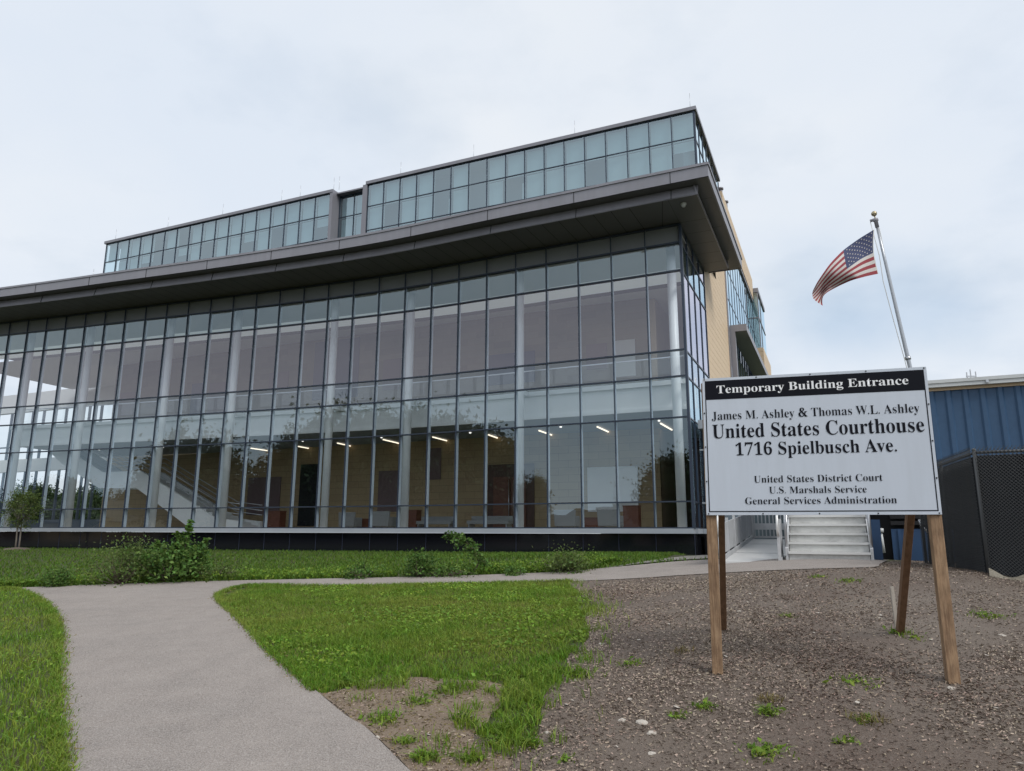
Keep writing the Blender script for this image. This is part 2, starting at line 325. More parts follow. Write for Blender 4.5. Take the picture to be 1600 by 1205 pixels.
def _tps():
    P = CTRL[:, :2]; n = len(P); d = np.linalg.norm(P[:, None]-P[None], axis=2)
    K = np.where(d > 0, d*d*np.log(d+1e-12), 0)+np.eye(n)*.6
    A = np.zeros((n+3, n+3)); A[:n, :n] = K; A[:n, n] = 1; A[:n, n+1:] = P; A[n, :n] = 1; A[n+1:, :n] = P.T
    return np.linalg.solve(A, np.concatenate([CTRL[:, 2], [0, 0, 0]]))
_W = _tps()
def gz(x, y):
    x = np.atleast_1d(np.asarray(x, float)); y = np.atleast_1d(np.asarray(y, float)); out = np.empty(len(x))
    for s in range(0, len(x), 20000):
        q = np.stack([x[s:s+20000], y[s:s+20000]], 1); d = np.linalg.norm(q[:, None]-CTRL[None, :, :2], axis=2)
        z = np.where(d > 0, d*d*np.log(d+1e-12), 0)@_W[:-3]+_W[-3]+q@_W[-2:]
        r = np.hypot(q[:, 0], q[:, 1]-20); f = np.clip((r-45)/45, 0, 1); f = f*f*(3-2*f)
        out[s:s+20000] = z*(1-f)+.2*f
    return out
def g1(x, y): return float(gz(x, y)[0])
def gp(px, py):
    """point of the ground seen at photograph pixel px, py"""
    r = ray(px, py); t = 2.0
    for _ in range(4000):
        p = O3+r*t
        if p[2] <= g1(p[0], p[1]): break
        t += .02+t*.002
    lo, hi = t-.05-t*.003, t
    for _ in range(14):
        mid = (lo+hi)/2; p = O3+r*mid
        if p[2] <= g1(p[0], p[1]): hi = mid
        else: lo = mid
    p = O3+r*hi; return np.array([p[0], p[1], g1(p[0], p[1])])
def terrain():
    def axis(lo, hi):
        near = np.arange(lo, hi+.01, .3); far = []
        s = .3; p = hi
        while p < 900: s *= 1.25; p += s; far.append(p)
        s = .3; q = lo; neg = []
        while q > -900: s *= 1.25; q -= s; neg.append(q)
        return np.array(neg[::-1]+list(near)+far)
    xs = axis(-16, 14); ys = axis(-2, 32); X, Y = np.meshgrid(xs, ys); Z = gz(X.ravel(), Y.ravel())
    v = np.stack([X.ravel(), Y.ravel(), Z], 1); nx = len(xs); i = (np.arange(len(ys)-1)[:, None]*nx+np.arange(nx-1)[None]).ravel()
    f = np.stack([i, i+1, i+nx+1, i+nx], 1)
    o = arr_mesh('ground', v, f, M['soil'], smooth=True); tag(o, 'grassy ground rising gently to the building', 'ground', kind='structure')
terrain()
def inpoly(P, poly):
    x, y = P[:, 0], P[:, 1]; n = len(poly); c = np.zeros(len(P), bool); j = n-1
    for i in range(n):
        xi, yi = poly[i][:2]; xj, yj = poly[j][:2]
        k = ((yi > y) != (yj > y)) & (x < (xj-xi)*(y-yi)/((yj-yi) or 1e-12)+xi); c ^= k; j = i
    return c
def sheet(name, poly, material, off, step=.4, kind='structure', label=None, jitter=0):
    """a draped sheet: triangulated outline cut on a grid"""
    pts = []
    n = len(poly)
    for i in range(n):
        a = np.array(poly[i][:2]); b = np.array(poly[(i+1) % n][:2]); k = max(1, int(np.linalg.norm(b-a)/.35)) if np.linalg.norm(b-a) < 30 else 1
        for q in range(k):
            p = a+(b-a)*q/k
            if jitter: p = p+rng.normal(0, jitter, 2)
            pts.append(p)
    tri = tessellate_polygon([[Vector((p[0], p[1], 0)) for p in pts]])
    bm = bmesh.new(); vs = [bm.verts.new((p[0], p[1], 0)) for p in pts]
    for t in tri:
        try: bm.faces.new([vs[k] for k in t])
        except ValueError: pass
    lo = np.min(pts, 0); hi = np.max(pts, 0)
    for ax in (0, 1):
        for c in np.arange(lo[ax]+step/2, hi[ax], step):
            no = (1, 0, 0) if ax == 0 else (0, 1, 0); co = (c, 0, 0) if ax == 0 else (0, c, 0)
            bmesh.ops.bisect_plane(bm, geom=bm.verts[:]+bm.edges[:]+bm.faces[:], plane_co=co, plane_no=no)
    co = np.array([v.co[:] for v in bm.verts]); z = gz(co[:, 0], co[:, 1])+off
    for v, q in zip(bm.verts, z): v.co.z = q
    bmesh.ops.recalc_face_normals(bm, faces=bm.faces[:])
    for f in bm.faces:
        if f.normal.z < 0: f.normal_flip()
        f.smooth = True
    me = bpy.data.meshes.new(name); bm.to_mesh(me); bm.free(); me.materials.append(material)
    o = link(name, me); o['kind'] = kind
    if label: o['label'] = label
    return o
def bez(pts, n=6):
    """smooth a pixel outline (Catmull-Rom)"""
    P = [np.array(p, float) for p in pts]; out = []
    for i in range(len(P)-1):
        a, b, c, d = P[max(i-1, 0)], P[i], P[i+1], P[min(i+2, len(P)-1)]
        for k in range(n):
            t = k/n; out.append(.5*((2*b)+(-a+c)*t+(2*a-5*b+4*c-d)*t*t+(-a+3*b-3*c+d)*t**3))
    out.append(P[-1]); return out
G = lambda pts: [gp(*p)[:2] for p in pts]
left_edge = G(bez([(101, 1300), (98.8, 1205), (95, 1132), (95, 1027), (92, 990), (86, 966), (70, 944), (36, 925), (0, 921.5), (-60, 922)]))
upper_edge = G(bez([(-60, 921), (0, 920.5), (81, 918), (212, 913), (353, 909), (540, 905), (700, 901.5), (853, 896), (923, 891), (994, 884.5), (1060, 878.5), (1120, 875.5), (1180, 875)], 4))
lower_edge = G(bez([(1374, 884), (1366, 888), (1300, 890), (1210, 893), (1080, 899.6), (1000, 905), (923, 908.7), (853, 911), (700, 914), (540, 917.5), (416, 916), (370, 920), (342, 931), (345, 944), (367, 963), (391, 988), (423, 1022), (458, 1052), (494, 1083), (540, 1122), (570, 1140), (606, 1175), (636, 1205), (740, 1300)], 4))
pad = [(7.02, 13.62), (4.6, 15.3)]
near_l = [(-1.9, 2.6), ]
path_poly = [np.array(p) for p in left_edge]+[np.array(p) for p in upper_edge]+[np.array((4.55, 15.6)), np.array((7.25, 14.2))]+[np.array(p) for p in lower_edge]
path_poly += [np.array((lower_edge[-1][0]-.1, 1.5)), np.array((left_edge[0][0]-.2, 1.5))]
sheet('path', path_poly, M['asphalt'], .022, .4, label='pinkish grey asphalt path forking across the lawn')
lawn_edge = G(bez([(888, 909.5), (900, 926), (927, 949), (914, 966), (920, 999), (888, 1027), (884, 1051), (850, 1090), (842, 1150), (815, 1168), (770, 1150), (735, 1150), (745, 1120), (790, 1085), (770, 1072), (700, 1068), (640, 1065), (590, 1068), (565, 1085), (520, 1085), (497, 1085)], 3))
mulch_edge = lawn_edge
le = [np.array(p) for p in lower_edge]
i0 = min(range(len(le)), key=lambda i: np.linalg.norm(le[i]-lawn_edge[0])); i1 = min(range(len(le)), key=lambda i: np.linalg.norm(le[i]-lawn_edge[-1]))
mulch_poly = le[:i0+1]+[np.array(p) for p in lawn_edge]+le[i1:]+[np.array((lower_edge[-1][0], 1.5)), np.array((9., 1.5)), np.array((16, 6.)), np.array((13, 13.)), np.array((9, 15.1)), np.array((7.2, 14.))]
sheet('mulch_bed', mulch_poly, M['mulch'], .012, .4, label='bed of weathered wood mulch round the sign')
dirt_poly = G(bez([(500, 1088), (545, 1078), (590, 1063), (640, 1060), (700, 1064), (770, 1068), (800, 1085), (770, 1120), (742, 1150), (745, 1175), (800, 1190), (790, 1215), (760, 1290), (720, 1290), (640, 1205), (606, 1173), (570, 1138), (540, 1120)], 3))
sheet('dirt_patch', dirt_poly, M['dirt'], .018, .3, label='bare tan dirt beside the path', jitter=.012)
gravel_poly = G([(940, 890.5), (994, 883), (1060, 877), (1112, 874), (1112, 869), (1060, 872), (1000, 880)])
sheet('gravel_strip', gravel_poly, M['gravel'], .03, .4, label='strip of grey gravel between lawn and path', jitter=.05)
# ---------------------------------------------------------------- the courthouse
C = np.array([6.83, 27.48]); TH = R(24); U = np.array([math.cos(TH), -math.sin(TH)]); V = np.array([math.sin(TH), math.cos(TH)])
U3 = np.array([*U, 0]); V3 = np.array([*V, 0]); Z3 = np.array([0, 0, 1.])
def W(u, v, z): p = C+U*u+V*v; return np.array([p[0], p[1], z])
def onv(x, y, v):
    r = ray(x, y); t = (C@V+v)/(r[:2]@V); return r*t+O3
def onu(x, y, u):
    r = ray(x, y); t = (C@U+u)/(r[:2]@U); return r*t+O3
def uvz(P): d = P[:2]-C; return np.array([d@U, d@V, P[2]])
def _ubox(s, u0, u1, v0, v1, z0, z1, m=0): s.box(W(u0, v0, z0), U3*(u1-u0), V3*(v1-v0), Z3*(z1-z0), m)
MB.ubox = _ubox; MBW = MB
ch = thing('courthouse', (*C, .8), 'large glass fronted courthouse with a deep grey roof canopy and a glazed top storey', 'courthouse')
ANG = [26.2,25.7,25.1,24.8,25.5,26.3,26.4,25.6,24.2,22.5,21.3,20.6,20.,19.7,19.5,19,18.6,18.3,18.2,18.5,18.9,18.8,18.4,18,17.8,17.8,17.8]+[17.8]*9
BAY = 1.48
FP = [C.copy()]
for a in ANG: FP.append(FP[-1]+BAY*np.array([-math.cos(R(a)), math.sin(R(a))]))
FP = np.array(FP); NB = len(ANG)
def fac(i, off=0.0):
    """facade plan at mullion i, off metres inwards"""
    i = min(max(i, 0), NB-1e-6); k = int(i); t = i-k; p = FP[k]*(1-t)+FP[k+1]*t
    a0 = ANG[max(k-1, 0)] if t < .5 else ANG[k]; a = R((ANG[k]*(1)+a0)/2)
    if i < 3: a = R(23.4)*(1-i/3)+a*i/3
    n = np.array([math.sin(a), math.cos(a)]); return p+n*off
def f3(i, off, z): p = fac(i, off); return np.array([p[0], p[1], z])
LV = [1.81, 2.81, 6.05, 7.68, 8.74, 12.04, 13.24, 14.0]
# foundation, sill band, glass, mullions, transoms
b = MB(); s = MB()
for i in range(NB):
    def slab(mb, o0, o1, z0, z1, e0=0., e1=0.):
        A, B, D, E = f3(i, o0, z0), f3(i+1, o0, z0), f3(i+1, o1, z0), f3(i, o1, z0)
        mb.hexa([B, A, E, D]+[q+Z3*(z1-z0) for q in (B, A, E, D)])
    g = .006
    slab(b, .10, .5, -.3, 1.60); slab(s, -.10, .35, 1.61, 1.80)
b.ubox(-.02, -.1, .5, 6.0, -.3, 1.60); s.ubox(-.35, .10, .36, 6.0, 1.61, 1.80)
b.build('foundation', M['granite'], ch); s.build('sill_band', M['frame'], ch)
for i in range(0, NB):
    jn = MB(); p = f3(i, .092, .2); q = f3(i, .092, 1.60); jn.bar(p, q, .012, .012, (0, 1, 0)); jn.build('granite_joint', M['bluewall'], ch)
for i in range(NB):
    g = MB()
    for k in range(7):
        z0, z1 = LV[k]+.03, LV[k+1]-.03
        a0, a1 = f3(i, .03, z0), f3(i+1, .03, z0); t = rng.normal(0, .007, 2)
        d = np.array([*( -V), 0])
        g.poly([a1+d*t[0], a0, a0+Z3*(z1-z0)+d*t[1], a1+Z3*(z1-z0)])
    g.build('window', M['glass'], ch)
    sp = MB(); a0, a1 = f3(i, .10, LV[6]), f3(i+1, .10, LV[6]); sp.poly([a1, a0, a0+Z3*.8, a1+Z3*.8]); sp.build('spandrel', M['spandrel'], ch)
for i in range(NB+1):
    m = MB(); a = f3(i, .06, LV[0]); q = f3(i, .06, LV[7]); an = R(ANG[min(i, NB-1)])
    if i == 0: m.ubox(-.05, .05, -.05, .12, LV[0], LV[7])
    else:
        nx = np.array([math.cos(an), -math.sin(an), 0]); ny = np.array([math.sin(an), math.cos(an), 0])
        m.box(f3(i, 0, LV[0])-nx*.018-ny*.045, nx*.036, ny*.07, Z3*(LV[7]-LV[0])); m.box(f3(i, 0, LV[0])-nx*.025+ny*.035, nx*.05, ny*.18, Z3*(LV[6]-LV[0]), 1)
    m.build('mullion', [M['mullion'], M['innermull']], ch)
for k, z in enumerate(LV):
    m = MB(); h = .025 if k else .04
    for i in range(NB):
        A, B, D, E = f3(i, -.045, z-h), f3(i+1, -.045, z-h), f3(i+1, .16, z-h), f3(i, .16, z-h)
        d = (B-A)/np.linalg.norm(B-A)*.031
        m.hexa([B-d, A+d, E+d, D-d]+[q+Z3*2*h for q in (B-d, A+d, E+d, D-d)])
    m.build('transom', M['mullion'], ch)
# side wall, four bays
for j in range(4):
    g = MB(); v0, v1 = j*BAY, (j+1)*BAY
    for k in range(7):
        t = rng.normal(0, .003); g.poly([W(-.03+t, v0, LV[k]+.03), W(-.03, v1, LV[k]+.03), W(-.03, v1, LV[k+1]-.03), W(-.03, v0, LV[k+1]-.03)])
    g.build('window', M['glass'], ch)
    m = MB(); m.ubox(-.14, .005, v1-.03, v1+.03, LV[0], LV[7]); m.build('mullion', M['mullion'], ch)
    sp = MB(); sp.poly([W(-.1, v0, LV[6]), W(-.1, v1, LV[6]), W(-.1, v1, LV[7]), W(-.1, v0, LV[7])]); sp.build('spandrel', M['spandrel'], ch)
for k, z in enumerate(LV):
    m = MB()
    for j in range(4): m.ubox(-.13, .0, j*BAY+(.13 if j == 0 else .031), (j+1)*BAY-.031, z-.03, z+.03)
    m.build('transom', M['mullion'], ch)
# canopy: outer fascia in panels, recessed lower band, soffit panels
def coff(i, off): return fac(i, -off)
NOUT = [2.73]; 
def edge(off, side):
    """plan polyline of a canopy edge, right end first"""
    pts = []
    n0 = np.array([math.sin(R(25)), math.cos(R(25))])
    for i in range(0, NB+1):
        a = R(np.mean(ANG[max(0, i-2):i+2])); pts.append(FP[i]-np.array([math.sin(a), math.cos(a)])*off)
    pts[0] = C+U*side-V*off
    return pts
eo = edge(2.73, 1.6); ei = edge(2.30, 1.12)
ZT, ZB, ZI = 15.0, 14.48, 14.05
def along(poly, step):
    P = np.array(poly); d = np.r_[0, np.cumsum(np.linalg.norm(np.diff(P, axis=0), axis=1))]
    def at(s): k = min(max(np.searchsorted(d, s)-1, 0), len(P)-2); t = (s-d[k])/(d[k+1]-d[k]); return P[k]*(1-t)+P[k+1]*t
    return at, d[-1]
can = MB(); at, LN = along(eo, 0); PAN = 3.85; ss = [1.4]+[1.4+PAN*k for k in range(1, 40)]; ss = [0]+[q for q in ss if q < LN]+[LN]
def panel(mb, a, b2, z0, z1, th=.06, inw=None, gap=.008, skew=0.):
    d = (b2-a)/np.linalg.norm(b2-a); a = a+d*gap; b2 = b2-d*gap
    n = np.array([-d[1], d[0]])
    if n@V < 0 and inw is None: n = -n
    if inw is not None and n@inw < 0: n = -n
    A = np.array([*a, z0]); B = np.array([*b2, z0]); t = np.array([*n, 0])*th; k = np.array([*n, 0])*skew
    mb.hexa([A, B, B+t, A+t]+[q+Z3*(z1-z0)+k for q in (A, B, B+t, A+t)])
for q in range(len(ss)-1):
    cuts = np.linspace(ss[q], ss[q+1], 4)
    for c in range(3): panel(can, at(cuts[c]), at(cuts[c+1]), ZB, ZT-.07, gap=.012 if False else (0.0 if 0 < c < 2 else 0.0)+ (.0))
    jnt = at(ss[q])
for q in ss[1:-1]:
    p = at(q); can.bar((*(p-V*.004), ZB), (*(p-V*.004), ZT-.07), .02, .02, (0, 1, 0), 1)
cp = MB()
for q in range(len(eo)-1): panel(cp, eo[q]-V*.04, eo[q+1]-V*.04, ZT-.07, ZT+.03, th=.3, gap=0)
# side of the outer tray
SE = 7.6
def uvp(u, v): return C+U*u+V*v
sv = [-2.73, -.9, 2.0, 4.9, SE]
for q in range(4): panel(can, uvp(1.6, sv[q]), uvp(1.6, sv[q+1]), ZB, ZT-.07, inw=-U, gap=.006)
panel(cp, uvp(1.64, -2.77), uvp(1.64, SE), ZT-.07, ZT+.03, th=.3, inw=-U, gap=0)
panel(can, uvp(1.6, SE), uvp(-.5, SE), ZB, ZT-.07, inw=-V)
can.build('fascia', [M['fascia'], M['joint']], ch); cp.build('coping', M['fascia'], ch)
lb = MB(); at2, L2 = along(ei, 0)
for q in range(len(ei)-1): panel(lb, ei[q], ei[q+1], ZI, ZB-.02, th=.05, gap=0, skew=.10)
s2 = [1.0+PAN*k for k in range(0, 40)]
for q in s2:
    if q < L2-.1: p = at2(q); lb.bar((*(p-V*.01), ZI), (*(p+V*.085), ZB-.02), .022, .02, (0, 1, 0), 1)
for q in range(4): panel(lb, uvp(1.12, max(sv[q], -2.30)), uvp(1.12, min(sv[q+1], 6.2)), ZI, ZB-.02, th=.05, inw=-U, gap=.006, skew=.10)
panel(lb, uvp(1.12, 6.2), uvp(-.2, 6.2), ZI, ZB-.02, inw=-V)
lb.build('lower_fascia', [M['fascia'], M['joint']], ch)
so_ = MB()
for i in range(NB):
    for h in range(2):
        t0, t1 = i+h*.5, i+h*.5+.5
        a0 = ei[i]*(1-h*.5)+ei[i+1]*h*.5; a1 = ei[i]*(.5-h*.5)+ei[i+1]*(.5+h*.5)
        if i == 0 and h == 0: a0 = C-V*2.30-U*0
        c0 = fac(t0, .12); c1 = fac(t1, .12); d = (a1-a0)/np.linalg.norm(a1-a0)*.009
        so_.poly([(*(a0+d), ZI+.005), (*(a1-d), ZI+.005), (*(c1-d), ZI+.005), (*(c0+d), ZI+.005)])
sd = [-2.30, 0., 1.25, 2.5, 3.75, 5.0, 6.2]
for q in range(6):
    so_.poly([W(-.0 if sd[q] < 0 else -.1, sd[q]+.009, ZI+.005), W(1.12, sd[q]+.009, ZI+.005), W(1.12, sd[q+1]-.009, ZI+.005), W(-.0 if sd[q] < 0 else -.1, sd[q+1]-.009, ZI+.005)])
# underside strip of the outer tray
for q in range(len(eo)-1):
    so_.poly([(*eo[q], ZB), (*eo[q+1], ZB), (*(ei[q+1]+V*.15), ZB), (*(ei[q]+V*.15), ZB)])
for q in range(4): so_.poly([W(1.6, sv[q]+.01, ZB+.001), W(1.6, sv[q+1]-.01, ZB+.001), W(1.0, sv[q+1]-.01, ZB+.001), W(1.0, sv[q]+.01, ZB+.001)])
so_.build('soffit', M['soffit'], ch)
bk = MB()
for i in range(NB):
    bk.poly([(*ei[i], ZI+.03), (*ei[i+1], ZI+.03), (*fac(i+1, .14), ZI+.03), (*fac(i, .14), ZI+.03)])
    bk.poly([(*eo[i+1], ZT-.02), (*eo[i], ZT-.02), (*(fac(i, 11)), ZT-.02), (*(fac(i+1, 11)), ZT-.02)])
bk.ubox(-.1, 1.1, -2.2, 6.15, ZI+.03, ZI+.05); bk.ubox(-.5, 1.55, -2.6, SE-.1, ZT-.05, ZT-.03)
bk.build('roof_deck', M['joint'], ch)
cm = MB(); p = atz(1068, 318, ZI); cm.lathe((p[0], p[1], ZI-.16), [(.001, .0), (.06, .02), (.085, .07), (.085, .10), (.11, .11), (.11, .16)], 14); cm.build('security_camera', M['trim'], ch)
# interior -------------------------------------------------------------
VB = 7.8; UL = -43.0
def quadv(mb, px, v, th=.0, m=0):   # a rectangle on plane v from two photograph corners
    (x0, y0), (x1, y1) = px; a = uvz(onv(x0, y1, v)); c = uvz(onv(x1, y0, v)); mb.ubox(a[0], c[0], v-.05-th, v, a[2], c[2], m)
def wallpart(name, material, u0, u1, v0, v1, z0, z1):
    m = MBW(); m.ubox(u0, u1, v0, v1, z0, z1); return m.build(name, material, ch)
fl = MB(); c1_ = MB(); sl_ = MB(); c2 = MB(); cw = MB(); sf = MB(); gr = MB(); nz = MB()
def ring(mb, o0, o1, z, flip=False, n=NB):
    for i in range(n):
        mb.poly([(*fac(i+1, o0), z), (*fac(i, o0), z), (*fac(i, o1), z), (*fac(i+1, o1), z)] if not flip else [(*fac(i, o0), z), (*fac(i+1, o0), z), (*fac(i+1, o1), z), (*fac(i, o1), z)])
ring(fl, .12, 16, 1.70); fl.build('floor', M['floor'], ch)
NS = 28
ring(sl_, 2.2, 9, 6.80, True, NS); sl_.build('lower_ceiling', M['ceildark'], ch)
ring(nz, 2.2, 9, 7.98, False, NS); nz.build('upper_floor', M['floor'], ch)
for i in range(NS):
    a0, a1 = f3(i, 2.2, 6.8), f3(i+1, 2.2, 6.8); sf.poly([a1, a0, a0+Z3*1.2, a1+Z3*1.2])
    a0, a1 = f3(i, 2.06, 7.80), f3(i+1, 2.06, 7.80); sf.hexa([a1, a0, f3(i, 2.2, 7.8), f3(i+1, 2.2, 7.8)]+[q+Z3*.2 for q in (a1, a0, f3(i, 2.2, 7.8), f3(i+1, 2.2, 7.8))])
    a0, a1 = f3(i, 2.12, 6.72), f3(i+1, 2.12, 6.72); sf.hexa([a1, a0, f3(i, 2.2, 6.72), f3(i+1, 2.2, 6.72)]+[q+Z3*.14 for q in (a1, a0, f3(i, 2.2, 6.72), f3(i+1, 2.2, 6.72))])
sf.build('floor_edge', M['white'], ch)
for i in range(NS):
    a0, a1 = f3(i, 2.25, 8.05), f3(i+1, 2.25, 8.05); gr.poly([a1, a0, a0+Z3*.95, a1+Z3*.95])
gr.build('glass_railing', M['glassS'], ch)
hr = MB()
for i in range(NS): hr.bar(f3(i, 2.25, 9.03), f3(i+1, 2.25, 9.03), .05, .05)
hr.build('handrail', M['steel'], ch)
ring(c2, .15, 4.2, 13.7, True); ring(c2, 6.6, 16, 13.7, True); c2.build('upper_ceiling', M['ceiling'], ch)
ring(cw, 4.2, 6.6, 13.9, True); cw.build('ceiling_cove', M['cove'], ch)
# back wall block, with its returns
wallpart('sandstone_wall', M['sandstone'], UL, -2.9, VB, VB+.3, 1.7, 6.8); wallpart('sandstone_wall', M['sandstone_dim'], UL, -3.3, VB, VB+.3, 7.98, 13.68)
wallpart('sandstone_wall', M['tan'], -3.2, -2.9, VB+.3, 14.2, 1.7, 13.68); wallpart('rear_wall', M['brown'], -2.9, -.2, 13.9, 14.2, 1.7, 6.8); wallpart('rear_wall', M['white'], -2.9, -.2, 13.9, 14.2, 6.8, 13.68)
wallpart('sandstone_wall', M['tan'], UL, UL+.3, VB+.3, 16, 1.7, 13.68)
for px, mt, nm in [([(762, 724), (835, 826)], 'brown', 'door_surround'), ([(760, 548), (836, 603)], 'bluewall', 'upper_door'), ([(488, 527), (563, 626)], 'bluewall', 'wall_opening'), ([(296, 598), (322, 656)], 'bluewall', 'wall_opening'), ([(324, 596), (358, 652)], 'mauve', 'wall_panel'),
    ([(919, 728), (996, 800)], 'white', 'wall_panel'), ([(917, 536), (948, 578)], 'mauve', 'wall_panel'), ([(960, 530), (992, 590)], 'ceiling', 'wall_panel'), ([(598, 560), (626, 610)], 'mauve', 'wall_panel'), ([(385, 745), (440, 805)], 'mauve', 'wall_panel'),
    ([(465, 725), (500, 822)], 'black', 'wall_opening'), ([(590, 735), (628, 800)], 'mauve', 'wall_panel'), ([(185, 612), (212, 650)], 'mauve', 'wall_panel'), ([(420, 580), (452, 610)], 'mauve', 'wall_panel'), ([(665, 700), (690, 750)], 'mauve', 'wall_panel')]:
    m = MBW(); quadv(m, px, VB-.012); m.build(nm, M[mt], ch)
for px in [[(771, 745), (798, 826)], [(799, 745), (822, 826)]]:
    m = MBW(); quadv(m, px, VB-.08); d_ = m.build('door', M['redwood'], ch)
    m = MBW(); x = px[1][0]-3 if px[0][0] < 780 else px[0][0]+3; m.tube([onv(x, 822, VB-.2), onv(x, 750, VB-.2)], .02, 6); m.build('door_pull', M['steel'], d_)
for a, q in [((842, 673), (867, 681.6)), ((933, 667), (955, 677)), ((1032, 661.7), (1050, 672)), ((763, 679.5), (784, 687)), ((676, 683), (706, 691)), ((598.6, 687), (626, 693.6)), ((466, 697.7), (496, 703.3)), ((392, 700.5), (433, 706.5)), ((527, 692.5), (556, 699))]:
    A, B = atz(*a, 6.74), atz(*q, 6.74); m = MB(); m.bar(A, B, .055, .05); m.build('ceiling_light', M['light'], ch)
for i in np.arange(1.6, 27, 3.4):
    p = fac(i, 5.2); m = MB(); m.lathe((p[0], p[1], 6.74), [(.001, .0), (.05, .0), (.06, .03), (.06, .055)], 12); m.build('downlight', M['spot'], ch)
# columns
for x in (8, 105, 236, 347, 504.5, 632, 812, 1065):
    r = ray(x, 826); t = 30.
    best = None
    for i in np.linspace(0, NB-1, 700):
        p = fac(i, 1.25); e = abs(p[0]/p[1]-r[0]/r[1])
        if best is None or e < best[0]: best = (e, p)
    p = best[1]; m = MB(); m.tube([(*p, 1.7), (*p, 13.68)], .19, 20); c_ = m.build('column', M['column'], ch)
    m = MB(); m.bar((p[0], p[1], 7.9), (p[0]+V[0]*.9, p[1]+V[1]*.9, 7.9), .16, .2); m.build('bracket', M['white'], c_)
# the white stair inside
VS = 3.6
P2 = [(60, 690), (85, 690), (161, 738), (219, 735.5), (280, 774), (334, 808), (356, 812), (374, 814), (374, 828), (300, 828), (213.5, 763), (154, 762.5), (96, 724)]
pts = [onv(x, y, VS-1.0) for x, y in P2]; m = MB(); nP = len(pts); off = V3*.16
m.poly(pts[::-1]); m.poly([p+off for p in pts])
for i in range(nP): j = (i+1) % nP; m.poly([pts[i], pts[j], pts[j]+off, pts[i]+off])
stair = m.build('staircase', M['white'], ch)
m = MB(); pts2 = [p+V3*1.6 for p in pts]; m.poly(pts2[::-1]); m.poly([p+off for p in pts2])
for i in range(nP): j = (i+1) % nP; m.poly([pts2[i], pts2[j], pts2[j]+off, pts2[i]+off])
m.build('stringer', M['ceiling'], stair)
tr = MB(); a, q = onv(219, 748, VS-1), onv(374, 826, VS-1)
for k in range(16):
    p = a+(q-a)*k/16; tr.box(p+V3*.16, U3*.30, V3*1.44, Z3*-.16)
a2, q2 = onv(75, 700, VS-1), onv(161, 748, VS-1)
for k in range(16):
    p = a2+(q2-a2)*k/16; tr.box(p+V3*.16, U3*.30, V3*1.44, Z3*-.16)
p = onv(158, 750, VS-1); q3 = onv(219, 749, VS-1); tr.box(p+V3*.16, U3*np.linalg.norm(q3-p), V3*1.44, Z3*-.15)
tr.build('step', M['ceiling'], stair)
rl = MB(); pathp = [(75, 690), (161, 738), (219, 735.5), (280, 774), (334, 808), (374, 814)]
for dv in (.08, 1.68):
    for h in (.35, .6, .9):
        rl.tube([onv(x, y, VS-1)+V3*dv+Z3*h for x, y in pathp], .022, 6)
rl.build('railing', M['steel'], stair)
# rear curtain wall of the see-through lobby on the left
rw = MB()
for k in range(14):
    u = -44.-k*1.5
    rw.box(W(u, 13, 1.7), U3*.12, V3*.2, Z3*12)
for z in (3.4, 6.8, 9.0, 12.4): rw.box(W(-66, 13.02, z), U3*23, V3*.1, Z3*.12)
rw.build('rear_mullion', M['mullion'], ch)
m = MBW(); m.ubox(-66, -43, 12.9, 13.3, 6.8, 7.9); m.build('rear_floor_edge', M['ceiling'], ch)
m = MBW(); m.ubox(-66, -43, 12.9, 13.3, 12.2, 13.9); m.build('rear_bulkhead', M['ceiling'], ch)
m = MBW(); m.ubox(-66, -43, 12.9, 13.3, 1.7, 2.6); m.build('rear_plinth', M['mullion'], ch)
# penthouse ------------------------------------------------------------
VP = 10.0; PZ = [15.0, 18.35, 20.05, 21.75, 23.5, 25.1]; PZT = 25.35
def bayrow(u0, u1, n, v, zs=PZ):
    for k in range(n):
        ua, ub = u1-(u1-u0)*k/n, u1-(u1-u0)*(k+1)/n
        g = MB()
        for r in range(1, 5):
            t = rng.normal(0, .003, 2); g.poly([W(ub, v+t[0], zs[r]+.03), W(ua, v, zs[r]+.03), W(ua, v+t[1], zs[r+1]-.03), W(ub, v, zs[r+1]-.03)])
        w_ = g.build('upper_window', M['glassT'], ch)
        m = MBW(); m.ubox(ub-.022, ub+.022, v-.04, v+.12, zs[1], zs[5]); m.build('upper_mullion', M['mullion'], ch)
        h = rng.random(); top = rng.random() < .8
        bl = MBW()
        if top: bl.ubox(ub+.05, ua-.05, v+.28, v+.29, zs[4]+.04, zs[5]-.04)
        if h < .42: bl.ubox(ub+.05, ua-.05-(.25 if h < .1 else 0), v+.28, v+.29, zs[3]+.04, zs[4]-.04)
        elif h < .58: bl.ubox(ub+.05, ua-.05, v+.28, v+.29, zs[3]+1.1, zs[4]-.04)
        elif h < .75: bl.ubox(ua-.28, ua-.16, v+.28, v+.33, zs[3]+.04, zs[4]-.5)
        if bl.v: bl.build('blind', M['blind'], ch)
    for z in zs[1:]: m = MBW(); m.ubox(u0+.031, u1-.031, v-.035, v+.1, z-.022, z+.022); m.build('upper_transom', M['mullion'], ch)
bayrow(-22.85, -.70, 17, VP); bayrow(-49.0, -26.0, 17, VP); bayrow(-25.75, -23.2, 2, VP+.7)
m = MBW(); m.ubox(-.76, -.64, VP-.06, VP+.12, 15, PZ[5]); m.build('upper_mullion', M['mullion'], ch)
fr_ = MBW()
fr_.ubox(-22.95, -.55, VP-.15, VP+.6, PZ[5]+.03, PZT); fr_.ubox(-.55-.5, -.55, VP+.6, 19.2, PZ[5]+.03, PZT)
fr_.ubox(-49.15, -25.75, VP-.15, VP+.6, PZ[5]+.03, PZT); fr_.ubox(-25.75, -22.95, VP+.56, VP+1.2, PZ[5]+.03, PZT-.02)
